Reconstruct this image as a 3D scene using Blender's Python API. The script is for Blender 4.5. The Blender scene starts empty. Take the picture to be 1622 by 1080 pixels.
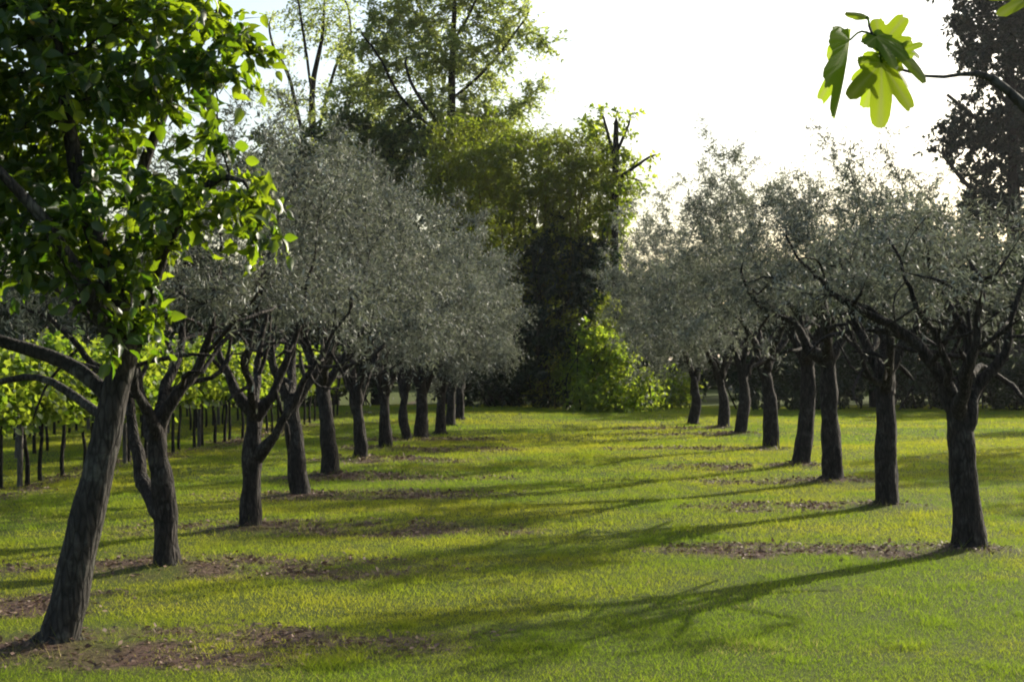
import bpy, math, random
import numpy as np
from mathutils import Vector

# ------------------------------------------------------------------ basics
SC = bpy.context.scene
COL = SC.collection
FPX, CX, HY, CAMH = 2270.0, 811.0, 570.0, 1.6
AZ, EL = math.radians(46.5), math.radians(25)
SUN = np.array([math.sin(AZ) * math.cos(EL), math.cos(AZ) * math.cos(EL), math.sin(EL)])
rs = np.random.RandomState


def hash3(ix, iy, iz, seed):
    v = np.sin(ix * 127.1 + iy * 311.7 + iz * 74.7 + seed * 19.19) * 43758.5453
    return v - np.floor(v)


def vnoise(p, seed=0):
    p = np.asarray(p, float)
    i = np.floor(p)
    f = p - i
    f = f * f * (3 - 2 * f)
    r = 0
    for a in (0, 1):
        for b in (0, 1):
            for c in (0, 1):
                w = (f[..., 0] if a else 1 - f[..., 0]) * (f[..., 1] if b else 1 - f[..., 1]) * (f[..., 2] if c else 1 - f[..., 2])
                r = r + w * hash3(i[..., 0] + a, i[..., 1] + b, i[..., 2] + c, seed)
    return r


def fbm(p, octv=4, seed=0):
    p = np.asarray(p, float)
    s, a, t = 0, 1, 0
    for k in range(octv):
        s = s + a * vnoise(p * 2 ** k, seed + k)
        t += a
        a *= .5
    return s / t


def fbm2(x, y, octv=4, seed=0):
    return fbm(np.stack([x, y, np.zeros_like(x)], -1), octv, seed)


def H(x, y):
    """height of the ground"""
    x = np.asarray(x, float)
    y = np.asarray(y, float)
    return 0.10 * (fbm2(x / 5, y / 5, 2, 3) - .5) + 0.16 * np.exp(-((x + 3.5) / 5) ** 2 - ((y - 43) / 6) ** 2)


def ground_at(px, py):
    """point of the ground seen at a place in the photograph"""
    d = FPX * CAMH / (py - HY)
    for _ in range(6):
        x = (px - CX) / FPX * d
        d = .5 * d + .5 * FPX * (CAMH - float(H(x, d))) / (py - HY)
    x = (px - CX) / FPX * d
    return np.array([x, d, float(H(x, d))])


def pt(px, py, d):
    return np.array([(px - CX) / FPX * d, d, CAMH + (HY - py) / FPX * d])


def unit(v):
    return v / np.maximum(np.linalg.norm(v, axis=-1, keepdims=True), 1e-9)


# ------------------------------------------------------------------ mesh helpers
def make_mesh(name, V, loops, sizes, mat, attrs=None, mats=None, smooth=False, more=()):
    me = bpy.data.meshes.new(name)
    V = np.asarray(V, np.float32)
    sizes = np.asarray(sizes, np.int32)
    loops = np.asarray(loops, np.int32)
    me.vertices.add(len(V))
    me.vertices.foreach_set('co', V.ravel())
    me.loops.add(len(loops))
    me.loops.foreach_set('vertex_index', loops)
    me.polygons.add(len(sizes))
    st = np.zeros(len(sizes), np.int32)
    st[1:] = np.cumsum(sizes)[:-1]
    me.polygons.foreach_set('loop_start', st)
    me.polygons.foreach_set('loop_total', sizes)
    me.materials.append(mat)
    for m in more:
        me.materials.append(m)
    if mats is not None:
        me.polygons.foreach_set('material_index', np.asarray(mats, np.int32))
    if smooth:
        me.polygons.foreach_set('use_smooth', np.ones(len(sizes), bool))
    for k, a in (attrs or {}).items():
        at = me.attributes.new(k, 'FLOAT', 'POINT')
        at.data.foreach_set('value', np.asarray(a, np.float32))
    me.update(calc_edges=True)
    me.validate()
    return me


def link(name, data, parent=None, loc=None):
    o = bpy.data.objects.new(name, data)
    COL.objects.link(o)
    if parent is not None:
        o.parent = parent
    if loc is not None:
        o.location = loc
    return o


def tag(o, label=None, cat=None, group=None, kind=None):
    if label: o['label'] = label
    if cat: o['category'] = cat
    if group: o['group'] = group
    if kind: o['kind'] = kind
    return o


def copy_tree(o, parent=None):
    c = o.copy()
    COL.objects.link(c)
    c.parent = parent
    for ch in list(o.children):
        copy_tree(ch, c)
    return c


# leaf templates: (u along, v across, h up), faces
T_DIAMOND = (np.array([[0, 0, 0], [.45, .5, .03], [1, 0, -.05], [.45, -.5, .03]]), [(0, 1, 2, 3)])
T_BROAD = (np.array([[0, 0, 0], [.14, .36, .05], [.42, .5, .05], [.74, .3, -.04], [1.04, 0, -.34],
                     [.74, -.3, -.04], [.42, -.5, .05], [.14, -.36, .05], [.45, 0, -.06]]),
           [(0, 8, 2, 1), (8, 4, 3, 2), (8, 6, 5, 4), (0, 7, 6, 8)])
T_PENTA = (np.array([[0, 0, 0], [.3, .5, .04], [.75, .4, 0], [1, 0, -.1], [.75, -.4, 0], [.3, -.5, .04]]),
           [(0, 3, 2, 1), (0, 5, 4, 3)])


def leaves(P, D, N, L, W, tmpl):
    """P base, D direction, N normal, L length, W width -> V, loops, sizes, per-vertex leaf index"""
    T, F = tmpl
    n = len(P)
    D = unit(D)
    S = unit(np.cross(D, N))
    U = np.cross(S, D)
    L = L[:, None, None]
    W = W[:, None, None]
    V = P[:, None] + D[:, None] * T[None, :, 0:1] * L + S[:, None] * T[None, :, 1:2] * W + U[:, None] * T[None, :, 2:3] * L
    k = len(T)
    base = (np.arange(n) * k)[:, None]
    fl = np.concatenate([np.array(f) for f in F])
    loops = (base + fl[None]).ravel()
    sizes = np.tile([len(f) for f in F], n)
    return V.reshape(-1, 3), loops, sizes, np.repeat(np.arange(n), k)


def join(parts):
    V, Lp, S = [], [], []
    o = 0
    for v, l, s in parts:
        V.append(v)
        Lp.append(np.asarray(l) + o)
        S.append(s)
        o += len(v)
    return np.concatenate(V), np.concatenate(Lp), np.concatenate(S)


# ------------------------------------------------------------------ skeletons
class Skel:
    def __init__(s):
        s.P, s.par, s.R, s.grow, s.limb = [], [], [], [], []

    def line(s, pts, radii, parent=-1, step=.12, grow=True, limb=-1, wob=0, rng=None):
        """poly-line through pts (smoothed), returns node ids"""
        pts = [np.asarray(p, float) for p in pts]
        if parent >= 0:
            pts = [s.P[parent]] + pts
            radii = [radii[0]] + list(radii)
        A = np.array(pts)
        # Catmull-Rom
        E = np.vstack([2 * A[0] - A[1], A, 2 * A[-1] - A[-2]])
        out, rr = [], []
        for i in range(len(A) - 1):
            n = max(1, int(round(np.linalg.norm(A[i + 1] - A[i]) / step)))
            for k in range(n):
                t = k / n
                p0, p1, p2, p3 = E[i:i + 4]
                out.append(.5 * (2 * p1 + (p2 - p0) * t + (2 * p0 - 5 * p1 + 4 * p2 - p3) * t * t + (3 * p1 - p0 - 3 * p2 + p3) * t ** 3))
                rr.append(radii[i] + (radii[i + 1] - radii[i]) * t)
        out.append(A[-1])
        rr.append(radii[-1])
        if wob and rng is not None:
            for k in range(1, len(out) - 1):
                out[k] = out[k] + rng.normal(0, wob, 3)
        if parent >= 0:
            out, rr = out[1:], rr[1:]
        ids = []
        pa = parent
        for p, r in zip(out, rr):
            s.P.append(p)
            s.par.append(pa)
            s.R.append(r)
            s.grow.append(grow)
            s.limb.append(limb)
            pa = len(s.P) - 1
            ids.append(pa)
        return ids


def colonize(sk, A, D, di, dk, rng, iters=90, jit=.25, up=0.0):
    P = np.array(sk.P)
    par = list(sk.par)
    limb = list(sk.limb)
    g = np.array(sk.grow)
    gi = np.where(g)[0]
    A = A.copy()
    d2 = np.full(len(A), 1e9)
    nn = np.zeros(len(A), int)

    def upd(ids, Q):
        nonlocal d2, nn
        dd = ((A[:, None] - Q[None]) ** 2).sum(-1)
        k = dd.argmin(1)
        m = dd[np.arange(len(A)), k]
        b = m < d2
        d2 = np.where(b, m, d2)
        nn = np.where(b, np.asarray(ids)[k], nn)

    Pl = [p for p in P]
    nchild = {}
    upd(gi, P[gi])
    for it in range(iters):
        if len(A) == 0:
            break
        act = d2 < di * di
        if not act.any():
            break
        ids = nn[act]
        un, inv = np.unique(ids, return_inverse=True)
        vec = unit(A[act] - np.array([Pl[i] for i in ids]))
        acc = np.zeros((len(un), 3))
        np.add.at(acc, inv, vec)
        acc = unit(acc) + rng.normal(0, jit, acc.shape)
        acc[:, 2] += up
        acc = unit(acc)
        new, nq = [], []
        for k, i in enumerate(un):
            if nchild.get(i, 0) >= 3:
                # give up on the attractors of a crowded node
                continue
            nchild[i] = nchild.get(i, 0) + 1
            q = Pl[i] + acc[k] * D * rng.uniform(.8, 1.2)
            Pl.append(q)
            par.append(i)
            limb.append(limb[i])
            new.append(len(Pl) - 1)
            nq.append(q)
        if not new:
            break
        upd(new, np.array(nq))
        keep = d2 > dk * dk
        # drop attractors of crowded nodes
        keep &= np.array([nchild.get(i, 0) < 3 for i in nn])
        A, d2, nn = A[keep], d2[keep], nn[keep]
    n0 = len(sk.P)
    sk.P = Pl
    sk.par = par
    sk.limb = limb
    sk.R = list(sk.R) + [0] * (len(Pl) - n0)
    return n0


def finish_radii(sk, tip=.004, ex=2.3):
    n = len(sk.P)
    acc = np.zeros(n)
    nch = np.zeros(n, int)
    pr = np.zeros(n)
    for i in range(n - 1, -1, -1):
        pr[i] = max(acc[i], tip ** ex) ** (1 / ex)
        p = sk.par[i]
        if p >= 0:
            acc[p] += pr[i] ** ex
            nch[p] += 1
    R = np.array(sk.R, float)
    out = np.where(R > 0, R, pr)
    for i in range(n):
        p = sk.par[i]
        if p >= 0 and R[i] <= 0:
            out[i] = min(out[i], out[p] * .92)
    sk.rad = out
    sk.pipe = pr
    sk.nch = nch


def tubes(sk, want, lump=.12, smooth=1, seed=0, minr=0.0, ksides=None):
    """mesh of the chains whose limb id satisfies want"""
    n = len(sk.P)
    ch = [[] for _ in range(n)]
    for i, p in enumerate(sk.par):
        if p >= 0:
            ch[p].append(i)
    P = np.array(sk.P)
    R = sk.rad
    # chains
    start = [(i, None) for i in range(n) if sk.par[i] < 0]
    chains = []
    while start:
        i, pa = start.pop()
        c = [] if pa is None else [pa]
        first = i
        while True:
            c.append(i)
            if not ch[i]:
                break
            same = [k for k in ch[i] if sk.limb[k] == sk.limb[i]]
            nxt = max(same, key=lambda k: R[k]) if same else None
            for k in ch[i]:
                if k != nxt:
                    start.append((k, i))
            if nxt is None:
                break
            i = nxt
        if len(c) > 1 and want(sk.limb[first]) and R[first] >= minr:
            chains.append((c, pa is not None))
    parts = []
    for c, forked in chains:
        Q = P[c].copy()
        r = R[c].copy()
        if forked:
            r[0] = min(r[0], r[1] * 1.15)
        for _ in range(smooth):
            if len(Q) > 2:
                Q[1:-1] = .5 * Q[1:-1] + .25 * (Q[:-2] + Q[2:])
        T = np.gradient(Q, axis=0) if len(Q) > 2 else np.repeat((Q[1] - Q[0])[None], 2, 0)
        T = unit(T)
        k = ksides or (14 if r.max() > .07 else 8 if r.max() > .03 else 5 if r.max() > .012 else 3)
        a = np.array([1, 0, 0]) if abs(T[0][0]) < .8 else np.array([0, 1, 0])
        u = unit(np.cross(T[0], a))
        U = []
        for t in T:
            u = unit(u - t * np.dot(u, t))
            U.append(u)
        U = np.array(U)
        W = np.cross(T, U)
        th = np.linspace(0, 2 * math.pi, k, endpoint=False)
        off = U[:, None] * np.cos(th)[None, :, None] + W[:, None] * np.sin(th)[None, :, None]
        rr = np.repeat(r[:, None], k, 1)
        V = Q[:, None] + off * rr[..., None]
        if lump and r.max() > .02:
            s = np.clip(r.max(), .03, .2)
            nz = vnoise(V.reshape(-1, 3) / np.array([s * .55, s * .55, s * 1.8]), seed).reshape(rr.shape) - .5
            nz = nz + .5 * (vnoise(V.reshape(-1, 3) / np.array([s * .25, s * .25, s * 1.2]), seed + 5).reshape(rr.shape) - .5)
            rr = rr * (1 + 2 * lump * nz)
            V = Q[:, None] + off * rr[..., None]
        m = len(Q)
        V = V.reshape(-1, 3)
        i0 = (np.arange(m - 1)[:, None] * k + np.arange(k)[None]).ravel()
        i1 = (np.arange(m - 1)[:, None] * k + (np.arange(k)[None] + 1) % k).ravel()
        F = np.stack([i0, i1, i1 + k, i0 + k], 1).ravel()
        S = np.full(len(i0), 4)
        V = np.vstack([V, Q[-1:]])
        e = (m - 1) * k
        cap = np.stack([e + np.arange(k), e + (np.arange(k) + 1) % k, np.full(k, len(V) - 1)], 1).ravel()
        F = np.concatenate([F, cap])
        S = np.concatenate([S, np.full(k, 3)])
        parts.append((V, F, S))
    if not parts:
        return None
    return join(parts)


def blob_points(blobs, n, rng, rough=.35, seed=0, shell=.5, clump=0, thr=.44):
    """n random points in a union of ellipsoids (centre, radii) with an uneven outline"""
    vol = np.array([b[1][0] * b[1][1] * b[1][2] for b in blobs])
    out = []
    for b, k in zip(blobs, np.maximum(4, (n * vol / vol.sum()).astype(int))):
        v = unit(rng.normal(size=(k, 3)))
        r = rng.uniform(0, 1, k) ** (1 / 3 * (1 - shell * .5))
        r = r * (1 - rough * (vnoise(v * 2.2 + 7, seed + len(out))))
        out.append(np.asarray(b[0]) + v * r[:, None] * np.asarray(b[1]))
    q = np.concatenate(out)
    if clump:
        q = q[fbm(q / clump + 50, 2, seed + 70) > thr]
    return q


# ------------------------------------------------------------------ materials
def new_mat(name):
    m = bpy.data.materials.new(name)
    m.use_nodes = True
    nt = m.node_tree
    nt.nodes.clear()
    return m, nt


def N(nt, t, **kw):
    n = nt.nodes.new(t)
    for k, v in kw.items():
        if k in n.inputs:
            n.inputs[k].default_value = v
        else:
            setattr(n, k, v)
    return n


def c4(c):
    return (c[0], c[1], c[2], 1)


def mixc(nt, fac, a, b):
    n = nt.nodes.new('ShaderNodeMix')
    n.data_type = 'RGBA'
    for sock, v in ((n.inputs[0], fac), (n.inputs[6], a), (n.inputs[7], b)):
        if isinstance(v, (int, float)):
            sock.default_value = v
        elif isinstance(v, tuple):
            sock.default_value = c4(v)
        else:
            nt.links.new(v, sock)
    return n.outputs[2]


def leaf_mat(name, a, b, under, ta, tb, trans=.4, rough=.45, spec=.4, c=None, veins=None):
    """two leaf colours mixed by the leaf's own tint, a paler underside, light coming through"""
    m, nt = new_mat(name)
    at = N(nt, 'ShaderNodeAttribute', attribute_name='tint')
    geo = N(nt, 'ShaderNodeNewGeometry')
    top = mixc(nt, at.outputs['Fac'], a, b)
    if c:
        gt = N(nt, 'ShaderNodeMath', operation='GREATER_THAN')
        nt.links.new(at.outputs['Fac'], gt.inputs[0])
        gt.inputs[1].default_value = .985
        top = mixc(nt, gt.outputs[0], top, c)
    col = mixc(nt, geo.outputs['Backfacing'], top, under)
    tr = mixc(nt, at.outputs['Fac'], ta, tb)
    if veins:
        av = N(nt, 'ShaderNodeAttribute', attribute_name='vein')
        col = mixc(nt, av.outputs['Fac'], col, veins)
        tr = mixc(nt, av.outputs['Fac'], tr, tuple(v * 1.1 for v in veins))
    p = N(nt, 'ShaderNodeBsdfPrincipled', Roughness=rough)
    p.inputs['Specular IOR Level'].default_value = spec
    nt.links.new(col, p.inputs['Base Color'])
    t = N(nt, 'ShaderNodeBsdfTranslucent')
    nt.links.new(tr, t.inputs['Color'])
    mx = N(nt, 'ShaderNodeMixShader', Fac=trans)
    nt.links.new(p.outputs[0], mx.inputs[1])
    nt.links.new(t.outputs[0], mx.inputs[2])
    o = N(nt, 'ShaderNodeOutputMaterial')
    nt.links.new(mx.outputs[0], o.inputs['Surface'])
    return m


def bark_mat(name, dark, light, lichen=(.2, .21, .18), lich=.35, scale=1.0, bump=.9):
    m, nt = new_mat(name)
    tc = N(nt, 'ShaderNodeTexCoord')
    mp = N(nt, 'ShaderNodeMapping')
    mp.inputs['Scale'].default_value = (26 * scale, 26 * scale, 6 * scale)
    nt.links.new(tc.outputs['Object'], mp.inputs['Vector'])
    n1 = N(nt, 'ShaderNodeTexNoise', Scale=1.0, Detail=6.0, Roughness=.65, Distortion=.6)
    nt.links.new(mp.outputs[0], n1.inputs['Vector'])
    vor = N(nt, 'ShaderNodeTexVoronoi', Scale=1.3)
    vor.feature = 'DISTANCE_TO_EDGE'
    nt.links.new(mp.outputs[0], vor.inputs['Vector'])
    n2 = N(nt, 'ShaderNodeTexNoise', Scale=7.0 * scale, Detail=5.0, Roughness=.7)
    nt.links.new(tc.outputs['Object'], n2.inputs['Vector'])
    r1 = N(nt, 'ShaderNodeValToRGB')
    r1.color_ramp.elements[0].position = .32
    r1.color_ramp.elements[1].position = .68
    r1.color_ramp.elements[0].color = c4(dark)
    r1.color_ramp.elements[1].color = c4(light)
    nt.links.new(n1.outputs['Fac'], r1.inputs[0])
    r2 = N(nt, 'ShaderNodeValToRGB')
    r2.color_ramp.elements[0].position = .52
    r2.color_ramp.elements[1].position = .66
    r2.color_ramp.elements[1].color = (lich, lich, lich, 1)
    nt.links.new(n2.outputs['Fac'], r2.inputs[0])
    col = mixc(nt, r2.outputs['Color'], r1.outputs['Color'], lichen)
    r3 = N(nt, 'ShaderNodeValToRGB')
    r3.color_ramp.elements[0].position = .0
    r3.color_ramp.elements[1].position = .16
    r3.color_ramp.elements[0].color = (.7, .7, .7, 1)
    r3.color_ramp.elements[1].color = (0, 0, 0, 1)
    nt.links.new(vor.outputs['Distance'], r3.inputs[0])
    col = mixc(nt, r3.outputs['Color'], col, tuple(v * .5 for v in dark))
    ad = N(nt, 'ShaderNodeMath', operation='MULTIPLY_ADD')
    nt.links.new(vor.outputs['Distance'], ad.inputs[0])
    ad.inputs[1].default_value = 1.2
    nt.links.new(n1.outputs['Fac'], ad.inputs[2])
    bp = N(nt, 'ShaderNodeBump', Strength=bump, Distance=.03)
    nt.links.new(ad.outputs[0], bp.inputs['Height'])
    p = N(nt, 'ShaderNodeBsdfPrincipled', Roughness=.9)
    p.inputs['Specular IOR Level'].default_value = .2
    nt.links.new(col, p.inputs['Base Color'])
    nt.links.new(bp.outputs[0], p.inputs['Normal'])
    o = N(nt, 'ShaderNodeOutputMaterial')
    nt.links.new(p.outputs[0], o.inputs['Surface'])
    return m


M = {}
M['olive'] = leaf_mat('olive_leaf', (.042, .047, .042), (.138, .148, .118), (.31, .325, .29), (.075, .085, .055), (.19, .21, .125), .30, .6, .18)
M['mulberry'] = leaf_mat('broad_leaf', (.008, .024, .005), (.019, .048, .007), (.026, .055, .013), (.10, .22, .006), (.36, .48, .014), .45, .42, .35, c=(.42, .20, .02))
M['vine'] = leaf_mat('vine_leaf', (.035, .075, .008), (.07, .12, .012), (.07, .11, .03), (.19, .33, .016), (.38, .46, .035), .52, .5, .25)
M['fig'] = leaf_mat('fig_leaf', (.03, .065, .006), (.05, .09, .012), (.06, .10, .018), (.20, .34, .012), (.32, .40, .018), .55, .65, .12, veins=(.22, .26, .06))
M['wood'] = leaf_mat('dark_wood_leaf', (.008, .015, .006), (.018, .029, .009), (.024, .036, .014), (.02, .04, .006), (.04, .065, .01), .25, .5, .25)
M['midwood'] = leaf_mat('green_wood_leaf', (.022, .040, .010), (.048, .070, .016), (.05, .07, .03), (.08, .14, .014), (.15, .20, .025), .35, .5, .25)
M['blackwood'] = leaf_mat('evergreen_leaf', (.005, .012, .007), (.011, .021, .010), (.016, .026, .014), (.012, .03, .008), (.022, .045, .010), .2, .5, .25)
M['robinia'] = leaf_mat('airy_leaf', (.050, .070, .020), (.085, .105, .035), (.10, .12, .06), (.32, .42, .08), (.50, .56, .14), .55, .5, .3)
M['bamboo'] = leaf_mat('bamboo_leaf', (.045, .054, .008), (.095, .092, .014), (.085, .085, .03), (.20, .29, .014), (.36, .42, .03), .48, .5, .3)
M['bush'] = leaf_mat('bush_leaf', (.030, .062, .009), (.06, .10, .014), (.06, .10, .022), (.26, .40, .02), (.46, .54, .04), .58, .5, .3)
M['olive_bark'] = bark_mat('olive_bark', (.009, .0075, .0065), (.052, .043, .037), (.10, .096, .086), .5)
M['grey_bark'] = bark_mat('smooth_grey_bark', (.014, .0125, .011), (.058, .052, .045), (.12, .12, .10), .65, .8)
M['dark_bark'] = bark_mat('dark_bark', (.010, .0085, .007), (.03, .025, .02), (.05, .05, .04), .2, .4)
M['vine_bark'] = bark_mat('vine_bark', (.008, .007, .006), (.025, .021, .018), (.045, .042, .037), .3, 1.5)
M['post'] = bark_mat('weathered_post_wood', (.055, .05, .042), (.14, .125, .11), (.17, .17, .15), .3, .7)
M['cane'] = bark_mat('yellow_cane', (.09, .08, .02), (.2, .175, .045), (.17, .17, .06), .2, .5)
M['fig_bark'] = bark_mat('fig_bark', (.035, .032, .028), (.09, .083, .075), (.14, .14, .12), .5, 1.2)


def grass_mat(name, a, b, dry, ta, tb, trans):
    m, nt = new_mat(name)
    at = N(nt, 'ShaderNodeAttribute', attribute_name='tint')
    ad = N(nt, 'ShaderNodeAttribute', attribute_name='dry')
    col = mixc(nt, ad.outputs['Fac'], mixc(nt, at.outputs['Fac'], a, b), dry)
    tr = mixc(nt, ad.outputs['Fac'], mixc(nt, at.outputs['Fac'], ta, tb), tuple(min(1, v * 1.6) for v in dry))
    p = N(nt, 'ShaderNodeBsdfPrincipled', Roughness=.8)
    p.inputs['Specular IOR Level'].default_value = .02
    ge = N(nt, 'ShaderNodeNewGeometry')
    sc = N(nt, 'ShaderNodeVectorMath', operation='SCALE')
    nt.links.new(ge.outputs['Normal'], sc.inputs[0])
    sc.inputs['Scale'].default_value = .45
    up = N(nt, 'ShaderNodeVectorMath', operation='ADD')
    nt.links.new(sc.outputs[0], up.inputs[0])
    up.inputs[1].default_value = (0, 0, 1)
    nm = N(nt, 'ShaderNodeVectorMath', operation='NORMALIZE')
    nt.links.new(up.outputs[0], nm.inputs[0])
    nt.links.new(nm.outputs[0], p.inputs['Normal'])
    nt.links.new(col, p.inputs['Base Color'])
    t = N(nt, 'ShaderNodeBsdfTranslucent')
    nt.links.new(tr, t.inputs['Color'])
    mx = N(nt, 'ShaderNodeMixShader', Fac=trans)
    nt.links.new(p.outputs[0], mx.inputs[1])
    nt.links.new(t.outputs[0], mx.inputs[2])
    o = N(nt, 'ShaderNodeOutputMaterial')
    nt.links.new(mx.outputs[0], o.inputs['Surface'])
    return m


M['grass'] = grass_mat('lawn_grass', (.106, .172, .015), (.205, .225, .020), (.33, .26, .11), (.27, .40, .020), (.52, .54, .034), .41)


def ground_mat():
    m, nt = new_mat('lawn_soil')
    al = N(nt, 'ShaderNodeAttribute', attribute_name='litter')
    tc = N(nt, 'ShaderNodeTexCoord')
    n1 = N(nt, 'ShaderNodeTexNoise', Scale=1.2, Detail=8.0, Roughness=.7)
    n2 = N(nt, 'ShaderNodeTexNoise', Scale=28.0, Detail=6.0, Roughness=.75)
    for n in (n1, n2):
        nt.links.new(tc.outputs['Object'], n.inputs['Vector'])
    g = mixc(nt, n1.outputs['Fac'], (.030, .055, .006), (.070, .085, .011))
    hf = N(nt, 'ShaderNodeMath', operation='MULTIPLY')
    nt.links.new(n2.outputs['Fac'], hf.inputs[0])
    hf.inputs[1].default_value = .35
    g = mixc(nt, hf.outputs[0], g, (.06, .05, .018))
    r = N(nt, 'ShaderNodeValToRGB')
    e = r.color_ramp.elements
    e[0].position, e[1].position = .3, .7
    e[0].color, e[1].color = (.032, .018, .014, 1), (.14, .090, .070, 1)
    k = r.color_ramp.elements.new(.52)
    k.color = (.070, .042, .032, 1)
    nt.links.new(n2.outputs['Fac'], r.inputs[0])
    col = mixc(nt, al.outputs['Fac'], g, r.outputs['Color'])
    bp = N(nt, 'ShaderNodeBump', Strength=.8, Distance=.03)
    nt.links.new(n2.outputs['Fac'], bp.inputs['Height'])
    p = N(nt, 'ShaderNodeBsdfPrincipled', Roughness=.95)
    p.inputs['Specular IOR Level'].default_value = .1
    nt.links.new(col, p.inputs['Base Color'])
    nt.links.new(bp.outputs[0], p.inputs['Normal'])
    o = N(nt, 'ShaderNodeOutputMaterial')
    nt.links.new(p.outputs[0], o.inputs['Surface'])
    return m


M['ground'] = ground_mat()
M['litter'] = leaf_mat('fallen_leaf', (.05, .028, .02), (.19, .125, .09), (.16, .12, .09), (.05, .03, .016), (.11, .065, .035), .15, .7, .2)

# ------------------------------------------------------------------ where the trees stand (pixels of the photograph)
LEFT = [(95, 1025), (266, 902), (397, 838), (475, 787), (523, 755), (572, 728), (611, 711), (644, 697), (667, 693), (698, 687), (713, 674), (727, 664)]
RIGHT = [(1536, 872), (1405, 803), (1319, 762), (1268, 737), (1221, 710), (1172, 688), (1146, 678), (1098, 672)]
LB = [ground_at(*p) for p in LEFT]
RB = [ground_at(*p) for p in RIGHT]

# litter patches: centre x, y, radii
PATCH = []
for i, b in enumerate(LB[:8]):
    PATCH.append((b[0] + [.95, .55, .6, .5, .6, .5, .5, .5][i], b[1] + .05, 1.75 if i < 4 else 1.5, .62 if i < 2 else .75))
for i, b in enumerate(RB[:7]):
    PATCH.append((b[0] - .95, b[1] - .05, 1.35, .55))
PATCH.append((-4.1, 9.6, 1.7, .45))
PATCH.append((-4.0, 8.2, 2.0, .4))


def litter(x, y, halo=False):
    x = np.asarray(x, float)
    y = np.asarray(y, float)
    wx = x + 1.7 * (fbm2(x * .9, y * .9, 4, 11) - .5)
    wy = y + 1.1 * (fbm2(x * 1.1, y * 1.1, 3, 12) - .5)
    m = np.zeros_like(x)
    for (cx, cy, rx, ry) in PATCH:
        q = ((wx - cx) / rx) ** 2 + ((wy - cy) / ry) ** 2
        m = np.maximum(m, np.clip(1.3 - q * .85, 0, 1))
    # bare strip along the vines
    vx = -6.35 + (y - 17.7) * .075
    m = np.maximum(m, .8 * np.clip(1.1 - np.abs(wx - vx - .1) / .45, 0, 1) * (y > 11))
    if halo:
        return m
    nz = fbm2(x * 3.5, y * 3.5, 3, 21)
    return np.clip(m * (2.5 * nz - .55), 0, 1)


# ------------------------------------------------------------------ ground
def build_ground():
    def axis(segs):
        a = [np.arange(s, e, st) for s, e, st in segs]
        return np.concatenate(a)
    xs = axis([(-1500, -200, 260), (-200, -40, 40), (-40, -16, 4), (-16, 18, .16), (18, 40, 4), (40, 200, 40), (200, 1600, 280)])
    ys = axis([(-300, -20, 70), (-20, 4, 4), (4, 22, .13), (22, 48, .3), (48, 80, 4), (80, 200, 40), (200, 2600, 300)])
    X, Y = np.meshgrid(xs, ys)
    x, y = X.ravel(), Y.ravel()
    z = H(x, y)
    lt = litter(x, y)
    for b in LB[:7] + RB[:7]:
        z = z + .05 * np.exp(-((x - b[0]) ** 2 + (y - b[1]) ** 2) / .18)
    z = z + lt * .02 * (fbm2(x * 7, y * 7, 2, 31) - .5)
    nx, ny = len(xs), len(ys)
    i = (np.arange(ny - 1)[:, None] * nx + np.arange(nx - 1)[None]).ravel()
    F = np.stack([i, i + 1, i + nx + 1, i + nx], 1).ravel()
    me = make_mesh('ground', np.stack([x, y, z], 1), F, np.full(len(i), 4), M['ground'], {'litter': lt}, smooth=True)
    o = link('ground', me)
    tag(o, 'mown lawn ground with bare brown leaf litter under the olive rows', 'ground', kind='structure')


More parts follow.
